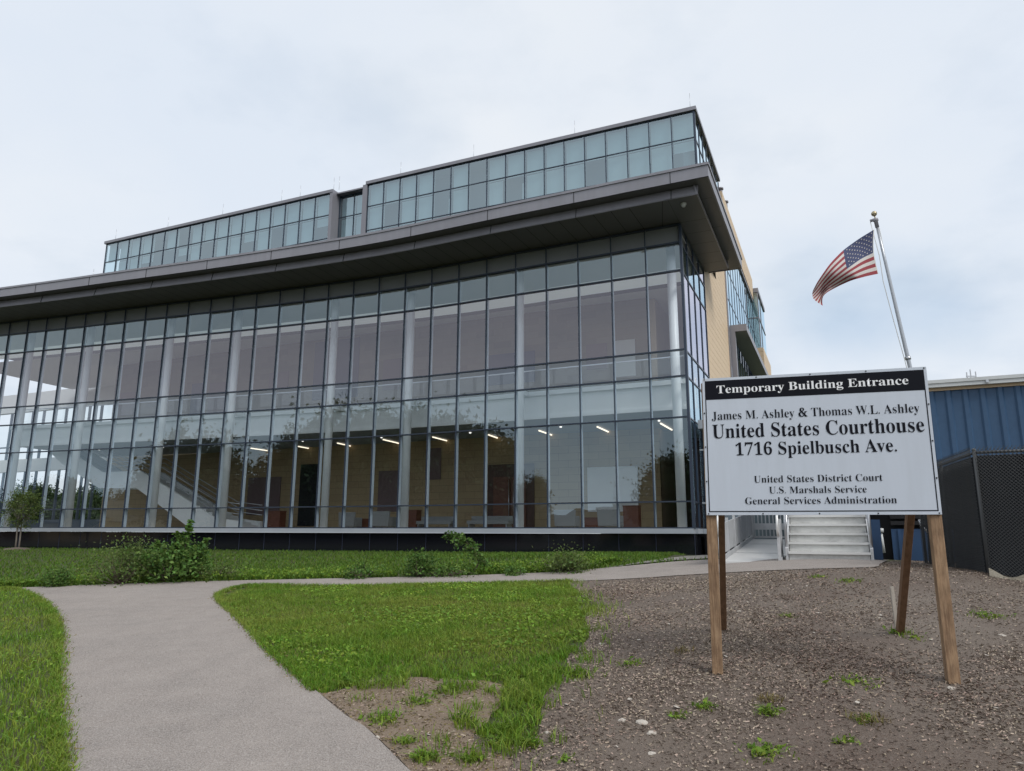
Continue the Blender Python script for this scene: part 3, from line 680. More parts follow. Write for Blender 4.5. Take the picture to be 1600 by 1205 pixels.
fr_.ubox(-26.0, -25.75, VP-.12, VP+.8, 15, PZ[5]+.03); fr_.ubox(-23.2, -22.85, VP-.12, VP+.8, 15, PZ[5]+.03); fr_.ubox(-26.0, -25.75, VP+.6, VP+.8, PZ[5]+.03, PZT)
fr_.build('upper_parapet', M['fascia'], ch)
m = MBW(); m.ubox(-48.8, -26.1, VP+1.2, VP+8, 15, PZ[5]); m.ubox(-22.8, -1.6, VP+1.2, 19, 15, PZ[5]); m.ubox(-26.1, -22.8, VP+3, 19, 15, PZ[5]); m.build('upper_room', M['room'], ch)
m = MBW(); m.ubox(-48.9, -.9, VP+.3, 19, PZ[5]+.05, PZ[5]+.15); m.build('upper_roof', M['fascia'], ch)
for k in range(7):
    v0, v1 = VP+.12+k*1.3, VP+.12+(k+1)*1.3; g = MB()
    for r in range(1, 5): g.poly([W(-.70, v0, PZ[r]+.03), W(-.70, v1, PZ[r]+.03), W(-.70, v1, PZ[r+1]-.03), W(-.70, v0, PZ[r+1]-.03)])
    g.build('upper_window', M['glassT'], ch); m = MBW(); m.ubox(-.8, -.665, v1-.04, v1+.04, PZ[1], PZ[5]); m.build('upper_mullion', M['mullion'], ch)
for z in PZ[1:5]: m = MBW(); m.ubox(-.78, -.67, VP+.13, 19.2, z-.03, z+.03); m.build('upper_transom', M['mullion'], ch)
for x, y in [(740, 246), (898, 211), (1078.5, 170), (626, 271), (530, 292), (521.5, 295), (469, 305), (440, 311), (348, 332), (262.5, 352), (181, 369)]:
    p = onv(x, y, VP+.1); m = MB(); m.tube([(p[0], p[1], PZT-.02), (p[0], p[1], PZT+1.0)], .011, 6); m.build('lightning_rod', M['steel'], ch)
for x, y in [(147, 419), (36, 432)]:
    p = onv(x, y, -3.0); m = MB(); m.tube([(p[0], p[1], ZT), (p[0], p[1], ZT+.75)], .009, 6); m.build('lightning_rod', M['steel'], ch)
m = MB(); m.tube([W(-25.6, VP+1.2, PZT+.05), W(-24.6, VP+1.2, PZT+.18), W(-23.9, VP+1.2, PZT+.12), W(-23.5, VP+1.2, PZT+.5), W(-22.9, VP+1.2, PZT+.5)], .03, 6); m.build('roof_cable', M['steel'], ch)
# side wings ------------------------------------------------------------
tw = MBW()
z = .8
while z < 18.8:
    tw.ubox(-.3, .0, 5.98, 14.0, z+.012, min(z+.34, 18.9)); z += .34
tw.build('terracotta_wall', M['tan'], ch)
m = MBW(); m.ubox(-.4, -.06, 5.97, 13.98, .5, 18.8); m.build('wall_backing', M['joint'], ch)
pz = MBW(); z = 20.2
while z < 21.8:
    pz.ubox(-.3, .12, 14.0, 31.0, z+.012, z+.34); z += .34
pz.build('terracotta_parapet', M['tan'], ch)
m = MBW(); m.ubox(-.3, .06, 13.9, 14.25, .8, 20.2); m.ubox(-.3, .08, 14.25, 31, 20.0, 20.2); m.build('wing_frame', M['fascia'], ch)
for k in range(12):
    v0, v1 = 14.25+k*1.4, 14.25+(k+1)*1.4; g = MB()
    for z0, z1 in ((.9, 4), (4, 9.0), (9.0, 12.6), (13.6, 15.4), (15.4, 17.4), (17.4, 20.0)): g.poly([W(-.02, v0, z0+.03), W(-.02, v1, z0+.03), W(-.02, v1, z1-.03), W(-.02, v0, z1-.03)])
    g.build('wing_window', M['glassT'], ch); m = MBW(); m.ubox(-.12, .0, v1-.035, v1+.035, .9, 20.0); m.build('wing_mullion', M['mullion'], ch)
m = MBW()
for z in (4, 9.0, 15.4, 17.4): m.ubox(-.1, -.004, 14.26, 31, z-.03, z+.03)
m.build('wing_transom', M['mullion'], ch)
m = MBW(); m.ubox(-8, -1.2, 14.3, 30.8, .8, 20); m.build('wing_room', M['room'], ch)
m = MBW(); m.ubox(.06, 1.0, 14.3, 38, 13.15, 13.55); m.ubox(.06, .35, 14.3, 14.7, .8, 13.15); m.build('side_canopy', M['fascia'], ch)
# far corner tower: glass over tan cantilever
tg = MBW(); tg.ubox(-.6, .42, 31.3, 37, 16.2, 20.9); tg.build('tower_glass', M['glassT'], ch)
m = MBW(); m.ubox(-.5, .3, 31.6, 36.8, 16.2, 20.8); m.build('tower_room', M['blind'], ch)
m = MBW(); m.ubox(-.7, .5, 31.2, 37.2, 20.9, 21.25); m.ubox(.38, .46, 31.24, 31.34, 16.2, 20.9); m.ubox(-.6, .38, 31.24, 31.295, 18.7, 18.8); m.ubox(.425, .46, 31.34, 37, 18.7, 18.8); m.ubox(.425, .46, 33.2, 33.3, 16.2, 20.9); m.build('tower_frame', M['fascia'], ch)
m = MBW(); z = 13.8
while z < 16.1: m.ubox(-.6, .62, 31.0, 38, z+.012, min(z+.34, 16.2)); z += .34
m.build('tower_base', M['tan'], ch)
for x, y in ((1126, 306), (1134, 326)):
    m = MB(); p = onu(x, y, -.1); m.tube([(p[0], p[1], p[2]-.5), (p[0], p[1], p[2]+.4)], .13, 8); m.tube([(p[0], p[1], p[2]+.4), (p[0], p[1], p[2]+.5)], .2, 8)
    m.build('roof_vent', M['fascia'], ch)
# glazed vestibule beside the corner
m = MBW(); m.ubox(.10, 4.6, 1.4, 5.9, 5.75, 6.1); m.build('vestibule_roof', M['frame'], ch)
m = MBW(); m.ubox(.12, 4.5, 1.55, 5.8, -.2, 1.6); m.build('vestibule_base', M['granite'], ch)
m = MBW(); m.ubox(.11, 4.55, 1.42, 1.54, 1.61, 1.8)
for u in (.35, .75, 1.75, 2.75, 3.7, 4.45): m.ubox(u-.06, u+.06, 1.45, 1.6, 1.8, 5.75)
for z in (2.8, 4.9): m.ubox(.11, 4.5, 1.47, 1.57, z-.03, z+.03)
m.build('vestibule_frame', M['frame'], ch)
m = MB(); m.poly([W(.11, 1.52, 1.8), W(4.5, 1.52, 1.8), W(4.5, 1.52, 5.75), W(.11, 1.52, 5.75)]); m.build('vestibule_glass', M['glass'], ch)
m = MBW(); m.ubox(.12, 4.5, 4.2, 4.4, 1.6, 5.75); m.build('vestibule_wall', M['brown'], ch)

# lobby furniture --------------------------------------------------------
def armchair(pos, rz, label):
    t = thing('armchair', pos, label, 'armchair', 'armchairs in the lobby')
    x, y, z = pos
    def bx(name, x0, x1, y0, y1, z0, z1, m, fl=0.):
        q = MB(); q.hexa([(x+x0, y+y0, z+z0), (x+x1, y+y0, z+z0), (x+x1, y+y1, z+z0), (x+x0, y+y1, z+z0), (x+x0-fl, y+y0, z+z1), (x+x1+fl, y+y0, z+z1), (x+x1+fl, y+y1, z+z1), (x+x0-fl, y+y1, z+z1)])
        o = q.build(name, M[m], t); bv = o.modifiers.new('b', 'BEVEL'); bv.width = .03; bv.segments = 2; return o
    bx('seat', -.36, .36, -.36, .3, .22, .45, 'seat'); bx('backrest', -.46, .46, -.42, -.30, .2, .92, 'seat', .05)
    bx('arm', -.47, -.37, -.29, .32, .2, .66, 'seat'); bx('arm', .37, .47, -.29, .32, .2, .66, 'seat')
    for a in (-1, 1):
        for c in (-1, 1): bx('leg', a*.36-.025, a*.36+.025, c*.3-.025, c*.3+.025, 0, .2, 'brown')
    t.rotation_euler.z = rz; return t
FZ = 1.70
for x, v, lab in [(548, 3.0, 'grey armchair seen from behind through the lower glazing beside the open dark doorway'), (601, 2.2, 'broad grey armchair behind the lower glazing between two white columns'),
                  (887, 2.6, 'pale grey armchair behind the lower glazing right of the brown double door'), (955, 2.6, 'pale grey armchair between two red-brown cabinets behind the lower glazing')]:
    p = onv(x, 826, v); armchair((p[0], p[1], FZ), -TH+math.pi+R(180), lab)
def bench(x0, x1, v, lab):
    a, q = onv(x0, 826, v), onv(x1, 826, v); a[2] = q[2] = FZ; t = thing('bench', (a+q)/2*np.array([1, 1, 0])+np.array([0, 0, FZ]), lab, 'bench', 'benches in the lobby')
    L_ = np.linalg.norm(q-a); m = MB(); m.box(a+Z3*.33, U3*L_, V3*.6, Z3*.16); m.build('seat', M['seat'], t)
    m = MB(); m.box(a+Z3*.49+V3*.5, U3*L_, V3*.1, Z3*.22); m.build('backrest', M['seat'], t)
    for f in (.04, .94): m = MB(); m.box(a+U3*L_*f, U3*.05, V3*.6, Z3*.33); m.build('leg', M['steel'], t)
bench(650, 704, 3.5, 'low grey bench behind the lower glazing left of the brown double door'); bench(729, 794, 3.2, 'low grey bench standing in front of the brown double door')
def cabinet(x0, x1, h, v, lab):
    a, q = onv(x0, 826, v), onv(x1, 826, v); a[2] = FZ; L_ = np.linalg.norm((q-a)[:2]); t = thing('cabinet', a, lab, 'cabinet', 'red-brown wooden cabinets in the lobby')
    m = MB(); m.box(a+Z3*.06, U3*L_, V3*.5, Z3*(h-.1)); m.build('carcass', M['redwood'], t)
    m = MB(); m.box(a+Z3*(h-.04)-U3*.02-V3*.02, U3*(L_+.04), V3*.54, Z3*.04); m.build('top', M['redwood'], t)
    m = MB(); m.box(a+U3*.05+V3*.05, U3*(L_-.1), V3*.4, Z3*.06); m.build('plinth', M['black'], t)
cabinet(557, 577, .62, 3.6, 'small red-brown cabinet between two grey armchairs near the dark doorway'); cabinet(911, 938, .62, 3.8, 'low red-brown side table cabinet left of the pale armchair'); cabinet(974, 998, 1.15, 4.2, 'taller red-brown cabinet right of the pale armchair'); cabinet(416, 436, 1.1, 4.4, 'red-brown cabinet at the foot of the white staircase'); cabinet(636, 650, 1.1, 5.2, 'red-brown cabinet left of the grey bench')

# ---------------------------------------------------------------- blue temporary building
BP = np.array([8.86, 14.9]); 
def B(u, v, z): p = BP+U*u+V*v; return np.array([p[0], p[1], z])
tb = thing('temporary_building', (*BP, 1.0), 'blue ribbed metal modular building with a white roof edge', 'building')
m = MB(); u = -2.8
m.box(B(-2.85, 0, 2.35), U3*12, V3*4, Z3*2.25); m.build('wall', M['blue'], tb)
m = MB()
while u < 9: m.hexa([B(u, -.035, 2.36), B(u+.07, -.035, 2.36), B(u+.105, -.001, 2.36), B(u-.035, -.001, 2.36), B(u, -.035, 4.58), B(u+.07, -.035, 4.58), B(u+.105, -.001, 4.58), B(u-.035, -.001, 4.58)]); u += .305
m.build('wall_rib', M['blue'], tb)
m = MB(); m.box(B(-2.95, -.16, 4.62), U3*12.2, V3*4.3, Z3*.13); m.box(B(-2.95, -.18, 4.70), U3*12.2, V3*.06, Z3*.07); m.build('roof_trim', M['trim'], tb)
m = MB(); m.box(B(-2.95, -.05, 4.56), U3*12.2, V3*.04, Z3*.06); m.build('eaves_strip', M['tan'], tb)  # narrow tan strip just below the roof trim
m = MB()
for u in (.95, 2.5, 4.0): m.box(B(u, -.2, 4.64), U3*.05, V3*.03, Z3*.06)
m.build('gutter_bracket', M['steel'], tb)
# skirting below the floor line, a black box painting the gap's shade, a pipe
m = MB(); m.box(B(-1.02, .15, .7), U3*10, V3*.05, Z3*1.02); u = -.9
while u < 9: m.box(B(u, .12, .72), U3*.06, V3*.029, Z3*.99); u += .61
m.build('skirting', M['bluesk'], tb)
m = MB(); m.box(B(-2.8, .3, .6), U3*11.9, V3*3.4, Z3*1.75); m.build('void_shade_box', M['black'], tb)
m = MB()
for k in range(3): m.box(B(-1.02, .10, 1.80+k*.13), U3*3, V3*.05, Z3*.08)
m.build('floor_joist', M['joint'], tb)
m = MB(); q = aty(1376, 832, 15.0); q2 = aty(1381, 864, 15.0); m.tube([q, q2], .035, 8); m.tube([q+np.array([0, -.01, 0]), q+np.array([0, -.02, .08])], .055, 8); m.build('drain_pipe', M['trim'], tb)
m = MB(); m.tube([aty(1436, 812, 14.3), aty(1440, 822, 14.3), aty(1456, 838, 14.2)], .022, 8); m.build('conduit', M['steel'], tb)
m = MB(); q = aty(1357, 812, 14.0); q2 = aty(1371.5, 876, 14.0); m.box((q[0], q[1], q2[2]-.1), U3*.19, V3*.05, Z3*(q[2]-q2[2]+.1)); m.build('blue_corner_panel', M['bluesk'], tb)

# ---------------------------------------------------------------- entrance stairs and ramp
SB = np.array([5.28, 14.22]); SWD = 1.52
def T(u, v, z): p = SB+U*u+V*v; return np.array([p[0], p[1], z])
es = thing('entry_stairs', (*SB, 1.1), 'grey aluminium steps leading up behind the sign to the blue building', 'stairs')
RIS, RUN, Z0 = .178, .28, 1.10
for k in range(7):
    m = MB(); m.box(T(.06, k*RUN, Z0+k*RIS-(.2 if k == 0 else 0)), U3*(SWD-.12), V3*.02, Z3*(RIS-.035+(.2 if k == 0 else 0))); m.build('riser', M['tread'], es)
    m = MB(); m.box(T(.05, k*RUN-.03, Z0+(k+1)*RIS-.034), U3*(SWD-.1), V3*(RUN+.03), Z3*.032); t_ = m.build('step', M['tread'], es)
    m = MB(); m.box(T(.05, k*RUN-.045, Z0+(k+1)*RIS-.045), U3*(SWD-.1), V3*.03, Z3*.043); m.build('nosing', M['nose'], t_)
for u in (0, SWD-.05):
    m = MB(); a = T(u, -.02, Z0-.15); n_ = 7*RUN
    m.hexa([T(u, -.02, Z0-.2), T(u+.05, -.02, Z0-.2), T(u+.05, n_, Z0-.2), T(u, n_, Z0-.2), T(u, -.02, Z0+.24), T(u+.05, -.02, Z0+.24), T(u+.05, n_, Z0+7*RIS+.1), T(u, n_, Z0+7*RIS+.1)]); m.build('stringer', M['galv'], es)
    m = MB(); uu = u+.025; m.tube([T(uu, .05, Z0+.2), T(uu, .02, Z0+.5), T(uu, .0, Z0+.62), T(uu, .03, Z0+.95), T(uu, .12, Z0+1.05), T(uu, 1.9, Z0+2.2)], .028, 8)
    m.tube([T(uu, .06, Z0+.55), T(uu, 1.9, Z0+1.75)], .022, 8); m.tube([T(uu, 1.0, Z0+.7), T(uu, 1.0, Z0+1.65)], .025, 8); m.build('handrail', M['steel'], es)
m = MB(); m.box(T(-.05, 7*RUN, 2.2), U3*(SWD+.1), V3*1.0, Z3*.16); m.build('landing', M['tread'], es)
m = MB()
for u in (0, SWD-.08): m.box(T(u, 7*RUN+.03, Z0-.2), U3*.08, V3*.08, Z3*1.3)
m.build('landing_leg', M['galv'], es)
ra = thing('access_ramp', T(-1.25, .2, 1.05), 'pale metal access ramp with panelled grey railings left of the steps', 'ramp')
RL = 5.9; RZ = lambda v: 1.07+max(0, v)*.068
uL, uR = -1.20, -.10
m = MB(); m.hexa([T(uL, 0, .85), T(uR, 0, .85), T(uR, RL, .9), T(uL, RL, .9), T(uL, 0, RZ(0)), T(uR, 0, RZ(0)), T(uR, RL, RZ(RL)), T(uL, RL, RZ(RL))]); m.build('deck', M['nose'], ra)
m = MB(); m.box(T(uL, 1.8, RZ(1.8)+.004), U3*(uR-uL), V3*.03, Z3*.008); m.box(T(uL, 4.2, RZ(4.2)+.004), U3*(uR-uL), V3*.03, Z3*.008); m.build('deck_joint', M['galv'], ra)
for u, v0, v1 in ((uL-.04, 0, RL), (uR-.02, -.1, .5)):
    m = MB(); hh = .72
    m.hexa([T(u, v0, RZ(v0)+.12), T(u+.03, v0, RZ(v0)+.12), T(u+.03, v1, RZ(v1)+.12), T(u, v1, RZ(v1)+.12), T(u, v0, RZ(v0)+hh), T(u+.03, v0, RZ(v0)+hh), T(u+.03, v1, RZ(v1)+hh), T(u, v1, RZ(v1)+hh)]); m.build('railing_panel', M['galv'], ra)
    n_ = 6 if v1 > 2 else 2
    for k in range(n_):
        m = MB(); v = v0+(v1-v0)*k/(n_-1); m.box(T(u-.012, v-.025, RZ(v)-.2), U3*.055, V3*.05, Z3*1.0); m.build('railing_post', M['galv'], ra)
    m = MB(); m.tube([T(u+.015, v0-.05, RZ(v0)+.5), T(u+.015, v0-.16, RZ(v0)+.6), T(u+.015, v0-.10, RZ(v0)+.86), T(u+.015, v0+.02, RZ(v0)+.92), T(u+.015, v1, RZ(v1)+.92)], .024, 8); m.build('handrail', M['nose'], ra)
    m = MB(); m.box(T(u-.01, v0, RZ(v0)+.0), U3*.05, V3*(.05), Z3*.1)
    m.hexa([T(u+.03, v0, RZ(v0)+.002), T(u+.06, v0, RZ(v0)+.002), T(u+.06, v1, RZ(v1)+.002), T(u+.03, v1, RZ(v1)+.002), T(u+.03, v0, RZ(v0)+.09), T(u+.06, v0, RZ(v0)+.09), T(u+.06, v1, RZ(v1)+.09), T(u+.03, v1, RZ(v1)+.09)]); m.build('kerb_rail', M['galv'], ra)
ga = thing('gate', T(uL, RL+.1, RZ(RL)), 'grey metal gate of upright bars across the top of the ramp', 'gate')
m = MB(); g0 = RZ(RL)+.03
for k in range(11): m.box(T(uL+.05+k*(uR-uL-.12)/10, RL+.1, g0), U3*.028, V3*.028, Z3*1.5)
m.build('bar', M['galv'], ga)
m = MB()
for z in (0, .22, .34, 1.5): m.box(T(uL+.02, RL+.085, g0+z), U3*(uR-uL-.06), V3*.045, Z3*(.05 if z != .22 else .12))
m.build('rail', M['galv'], ga)
m = MB()
for u in (uL-.02, uR-.06): m.box(T(u, RL+.06, g0-.5), U3*.06, V3*.07, Z3*2.1)
m.build('gate_post', M['galv'], ga)
wb = MB(); wb.box(T(uL-.3, RL+1.2, .7), U3*2.6, V3*.2, Z3*2.6)
o = wb.build('entrance_wall', M['room']); tag(o, 'dark wall seen between the bars of the gate', 'wall')

# ---------------------------------------------------------------- chain link fence
fp = [np.array(p) for p in ((7.62, 13.6), (7.5, 12.6), (6.95, 10.8), (7.62, 10.42), (9.2, 9.55), (11.2, 8.6))]
cf = thing('chain_link_fence', (*fp[2], g1(*fp[2])), 'tall chain link fence backed with black privacy screen', 'fence')
def ftop(p): return {0: 2.85, 1: 2.85, 2: 2.86, 3: 2.86, 4: 2.80, 5: 2.7}[p]
wr = []; wf = []
def wire(a, b2, wv=.0032):
    d = b2-a; d /= np.linalg.norm(d); n = np.cross(d, [0, 0, 1.]); n /= np.linalg.norm(n)+1e-9; q = np.cross(d, n); k = len(wr)
    for p in (a, b2):
        for s_ in ((-1, -1), (1, -1), (0, 1.2)): wr.append(p+n*wv*s_[0]+q*wv*s_[1])
    for i in range(3): j = (i+1) % 3; wf.append((k+i, k+j, k+3+j, k+3+i))
scr = MB(); rails = MB()
for i in range(5):
    a, c = fp[i], fp[i+1]; L_ = np.linalg.norm(c-a); za, zc = g1(*a)-.03, g1(*c)-.03; ta, tc_ = ftop(i), ftop(i+1)
    d2 = (c-a)/L_; nrm = np.array([d2[1], -d2[0]]); nrm = nrm if nrm@a < 0 else -nrm   # towards the camera
    ns = max(3, int(L_/.25))
    for k in range(ns):
        def pt(t, h, wob=1):
            p = a+(c-a)*t; z0 = za+(zc-za)*t; z1 = ta+(tc_-ta)*t-.09
            o_ = .045+wob*.03*math.sin(17*t*L_+3*h)*math.sin(5*h+t*9); return np.array([*(p-nrm*o_), z0+(z1-z0)*h])
        for r_ in range(6):
            t0, t1, h0, h1 = k/ns, (k+1)/ns, r_/6, (r_+1)/6; scr.poly([pt(t0, h0), pt(t1, h0), pt(t1, h1), pt(t0, h1)], sm=True)
    H_ = (ta+tc_)/2-(za+zc)/2; sp_ = .05
    k = -int(H_/sp_)-1
    while k*sp_ < L_+H_:
        for sg in (1, -1):
            s0 = k*sp_ if sg > 0 else k*sp_
            # line: s = s0 + sg*h, h in 0..H
            h0, h1 = 0, H_
            if sg > 0: h0, h1 = max(h0, -s0), min(h1, L_-s0)
            else: h0, h1 = max(h0, s0-L_), min(h1, s0)
            if h1-h0 > .02:
                P_ = []
                for h in (h0, h1):
                    s_ = s0+sg*h; t = s_/L_; p = a+(c-a)*t; z0 = za+(zc-za)*t; z1 = ta+(tc_-ta)*t; P_.append(np.array([*(p+nrm*(.048+.003*sg)), z0+(z1-z0)*h/H_]))
                wire(P_[0], P_[1])
        k += 1
    k = 0.
    while k < L_:
        p = a+d2*k; t = k/L_; z1 = ta+(tc_-ta)*t; wire(np.array([*(p+nrm*.049), z1-.01]), np.array([*(p+d2*.03+nrm*.049), z1+.035]), .003); k += .05
    rails.tube([(*a, ta-.05), (*c, tc_-.05)], .021, 8)
scr.build('privacy_screen', M['screen'], cf); rails.build('top_rail', M['post'], cf)
o = arr_mesh('wire_mesh', np.array(wr)-np.array(cf['_org']), np.array(wf), M['mesh'], cf)
for i in range(6):
    m = MB(); p = fp[i]; m.tube([(*p, g1(*p)-.2), (*p, ftop(i)-.01)], .026, 10); po = m.build('fence_post', M['post'], cf)
    m = MB(); m.lathe((*p, ftop(i)-.02), [(.03, 0), (.03, .02), (.015, .035), (.001, .04)], 10); m.build('post_cap', M['post'], po)
m = MB()
for (t0, t1, i) in ((.0, 1, 2), (0, 1, 3), (0, 1, 4)):
    a, c = fp[i], fp[i+1]
    n_ = 14
    for k in range(n_):
        for q in range(4):
            def bp_(t, h): p = a+(c-a)*t; nn = -p/np.linalg.norm(p); zz = g1(*(p+nn*(.05+.3*h))); return np.array([*(p+nn*(.05+.3*h)), zz+.012+.05*math.sin(math.pi*h)*(1.2+math.sin(9*t+i))])
            m.poly([bp_(k/n_, q/4), bp_((k+1)/n_, q/4), bp_((k+1)/n_, (q+1)/4), bp_(k/n_, (q+1)/4)], sm=True)
o = m.build('silt_fabric', M['burlap']); tag(o, 'strip of pale silt fabric lying along the foot of the fence', 'fabric')

# ---------------------------------------------------------------- the sign
SG = dict(TL=np.array([1.742, 6.45, 2.993]), TR=np.array([3.519, 5.96, 3.000]), BL=np.array([1.720, 6.45, 1.763]), BR=np.array([3.511, 5.96, 1.763]))
sn = thing('entrance_sign', (2.6, 6.2, .45), 'white notice board with a black heading on timber posts in the mulch', 'sign')
sN = np.cross(SG['TR']-SG['TL'], SG['BL']-SG['TL']); sN /= np.linalg.norm(sN)
if sN[1] > 0: sN = -sN
def sg(s_, t, d=0.): return (SG['TL']*(1-s_)+SG['TR']*s_)*(1-t)+(SG['BL']*(1-s_)+SG['BR']*s_)*t+sN*d
m = MB(); m.hexa([sg(0, 1, 0), sg(1, 1, 0), sg(1, 1, -.02), sg(0, 1, -.02), sg(0, 0, 0), sg(1, 0, 0), sg(1, 0, -.02), sg(0, 0, -.02)]); m.build('board', M['signw'], sn)
m = MB(); m.poly([sg(.012, .162, .002), sg(.988, .162, .002), sg(.988, .020, .002), sg(.012, .020, .002)]); hb = m.build('header_band', M['signb'], sn)
m = MB(); lw = .0045; lt = .0068
for q in ([(.012, .162), (.012+lw, .162), (.012+lw, .978), (.012, .978)], [(.988-lw, .162), (.988, .162), (.988, .978), (.988-lw, .978)], [(.012+lw, .978-lt), (.988-lw, .978-lt), (.988-lw, .978), (.012+lw, .978)]):
    m.poly([sg(*p, .002) for p in q[::-1]])
m.build('border_line', M['signb'], sn)
m = MB()
for k in range(5):
    for t in (.009, .991): m.lathe(sg(.01+.98*k/4, t, 0), [(.006, -.004), (.006, .004), (.001, .006)], 8)
for k in range(1, 4):
    for s_ in (.006, .994): m.lathe(sg(s_, k/4+.01, .001), [(.006, -.006), (.006, .004), (.001, .006)], 8)
m.build('screw', M['joint'], sn)
def bold(s_):
    o_ = ''
    for c in s_:
        if 'A' <= c <= 'Z': o_ += chr(0x1D400+ord(c)-65)
        elif 'a' <= c <= 'z': o_ += chr(0x1D41A+ord(c)-97)
        elif '0' <= c <= '9': o_ += chr(0x1D7CE+ord(c)-48)
        elif c == '&': o_ += chr(0x1F674)
        else: o_ += c
    return o_
def text(s_, x0, x1, base, cap, material, off=0., name='lettering', d=.004, par=None):
    c = bpy.data.curves.new('t', 'FONT'); c.body = bold(s_); c.offset = off; c.resolution_u = 5
    o_ = bpy.data.objects.new('t', c); COL.objects.link(o_); bpy.context.view_layer.update()
    me = bpy.data.meshes.new_from_object(o_.evaluated_get(bpy.context.evaluated_depsgraph_get())); bpy.data.objects.remove(o_)
    v = np.array([q.co[:] for q in me.vertices]); lo, hi = v[:, 0].min(), v[:, 0].max()
    org = np.array(sn['_org'])
    for q, p in zip(me.vertices, v):
        q.co = sg(x0+(p[0]-lo)/(hi-lo)*(x1-x0), base-p[1]/.676*cap, d)-org
    me.materials.clear(); me.materials.append(M[material]); me.update(); o2 = link(name, me, sn); return o2
text('Temporary Building Entrance', .067, .92, .117, .058, 'letw', -.002)
text('James M. Ashley & Thomas W.L. Ashley', .040, .954, .314, .061, 'signb', -.008)
text('United States Courthouse', .040, .966, .448, .099, 'signb', -.002)
text('1716 Spielbusch Ave.', .145, .845, .577, .088, 'signb', -.002)
text('United States District Court', .222, .775, .774, .048, 'signb', -.008)
text('U.S. Marshals Service', .287, .705, .851, .047, 'signb', -.008)
text('General Services Administration', .178, .825, .925, .048, 'signb', -.008)
sU = SG['TR']-SG['TL']; sU[2] = 0; sU /= np.linalg.norm(sU); sD = -sN.copy(); sD[2] = 0; sD /= np.linalg.norm(sD)
for px, s_ in ((1120.5, .035), (1488.5, .965)):
    e = sg(s_, .5, -.021); top = sg(s_, .03, -.021); zb = .40
    cx = aty(px, 1060 if s_ < .5 else 1076, e[1]+.0)
    x = (.5*e[:2]+.5*e[:2]); p0 = np.array([x[0], x[1], zb-.25])
    m = MB(); w_ = .089
    db, dt = (-.052, -.022) if s_ < .5 else (.02, .02); q0 = p0-sU*w_/2+sU*db; q1 = p0-sU*w_/2+sU*dt+Z3*(top[2]-p0[2])
    m.hexa([q0, q0+sU*w_, q0+sU*w_+sD*w_, q0+sD*w_, q1, q1+sU*w_, q1+sU*w_+sD*w_, q1+sD*w_]); o = m.build('post', M['wood'], sn)
    bv = o.modifiers.new('b', 'BEVEL'); bv.width = .004; bv.segments = 2
for a, c in ((aty(1124, 660, 6.6), gp(1131, 985)), (aty(1435, 655, 6.13), gp(1406, 991))):
    m = MB(); m.bar(a, c+(c-a)*.06, .089, .06, sU); o = m.build('brace', M['woodd'], sn)
    bv = o.modifiers.new('b', 'BEVEL'); bv.width = .004; bv.segments = 2
p = gp(1403, 990); m = MB(); m.hexa([(p[0]-.018, p[1]-.01, p[2]-.1), (p[0]+.018, p[1]-.01, p[2]-.1), (p[0]+.018, p[1]+.01, p[2]-.1), (p[0]-.018, p[1]+.01, p[2]-.1), (p[0]-.035, p[1]-.01, p[2]+.45), (p[0]+.0, p[1]-.01, p[2]+.46), (p[0]+.0, p[1]+.01, p[2]+.46), (p[0]-.035, p[1]+.01, p[2]+.45)])
o = m.build('wooden_stake', M['stake']); tag(o, 'short grey wooden stake beside the right rear brace of the sign', 'stake')

# ---------------------------------------------------------------- flagpole and flag
FY = 22.0
top = aty(1369.5, 350, FY); low = aty(1421, 570, FY); d = (low-top)/(top[2]-low[2]); bot = low+d*(low[2]-.8)
fpz = thing('flagpole', bot, 'slightly leaning aluminium flagpole with a gold ball behind the sign', 'flagpole')
n_ = 8; m = MB(); m.tube([top+(bot-top)*k/n_ for k in range(n_+1)], [.042+.042*k/n_ for k in range(n_+1)], 14); m.build('pole', M['pole'], fpz)
ax = (top-bot)/np.linalg.norm(top-bot)
m = MB(); m.tube([top-ax*.12, top+ax*.08, top+ax*.10, top+ax*.18], [.06, .06, .085, .08], 12); m.tube([top+ax*.16-U3*.02, top+ax*.13-U3*.16], .05, 8); m.build('truck', M['fascia'], fpz)
m = MB(); q = top+ax*.36; prof = [(.001, -.095)]+[(.09*math.sin(t), -.09*math.cos(t)) for t in np.linspace(.3, 2.9, 9)]+[(.001, .09)]; m.lathe(q, prof, 14); m.tube([top+ax*.17, top+ax*.27], .02, 8); m.build('finial', M['gold'], fpz)
m = MB(); jn_ = top+(bot-top)*.42; m.tube([jn_+ax*.05, jn_-ax*.05], .085, 14); m.build('collar', M['steel'], fpz)
m = MB(); h0 = top-U3*.16+ax*.1
m.tube([h0, aty(1374, 400, FY-.1), aty(1380, 440, FY-.1), aty(1396, 500, FY-.1), aty(1413, 560, FY-.1), bot-U3*.14+Z3*1.2], .012, 5); m.tube([aty(1374, 356, FY), aty(1397, 465, FY+.1), aty(1413, 535, FY+.1), bot+U3*.1+Z3*1.2], .008, 5); m.build('halyard', M['rope'], fpz)
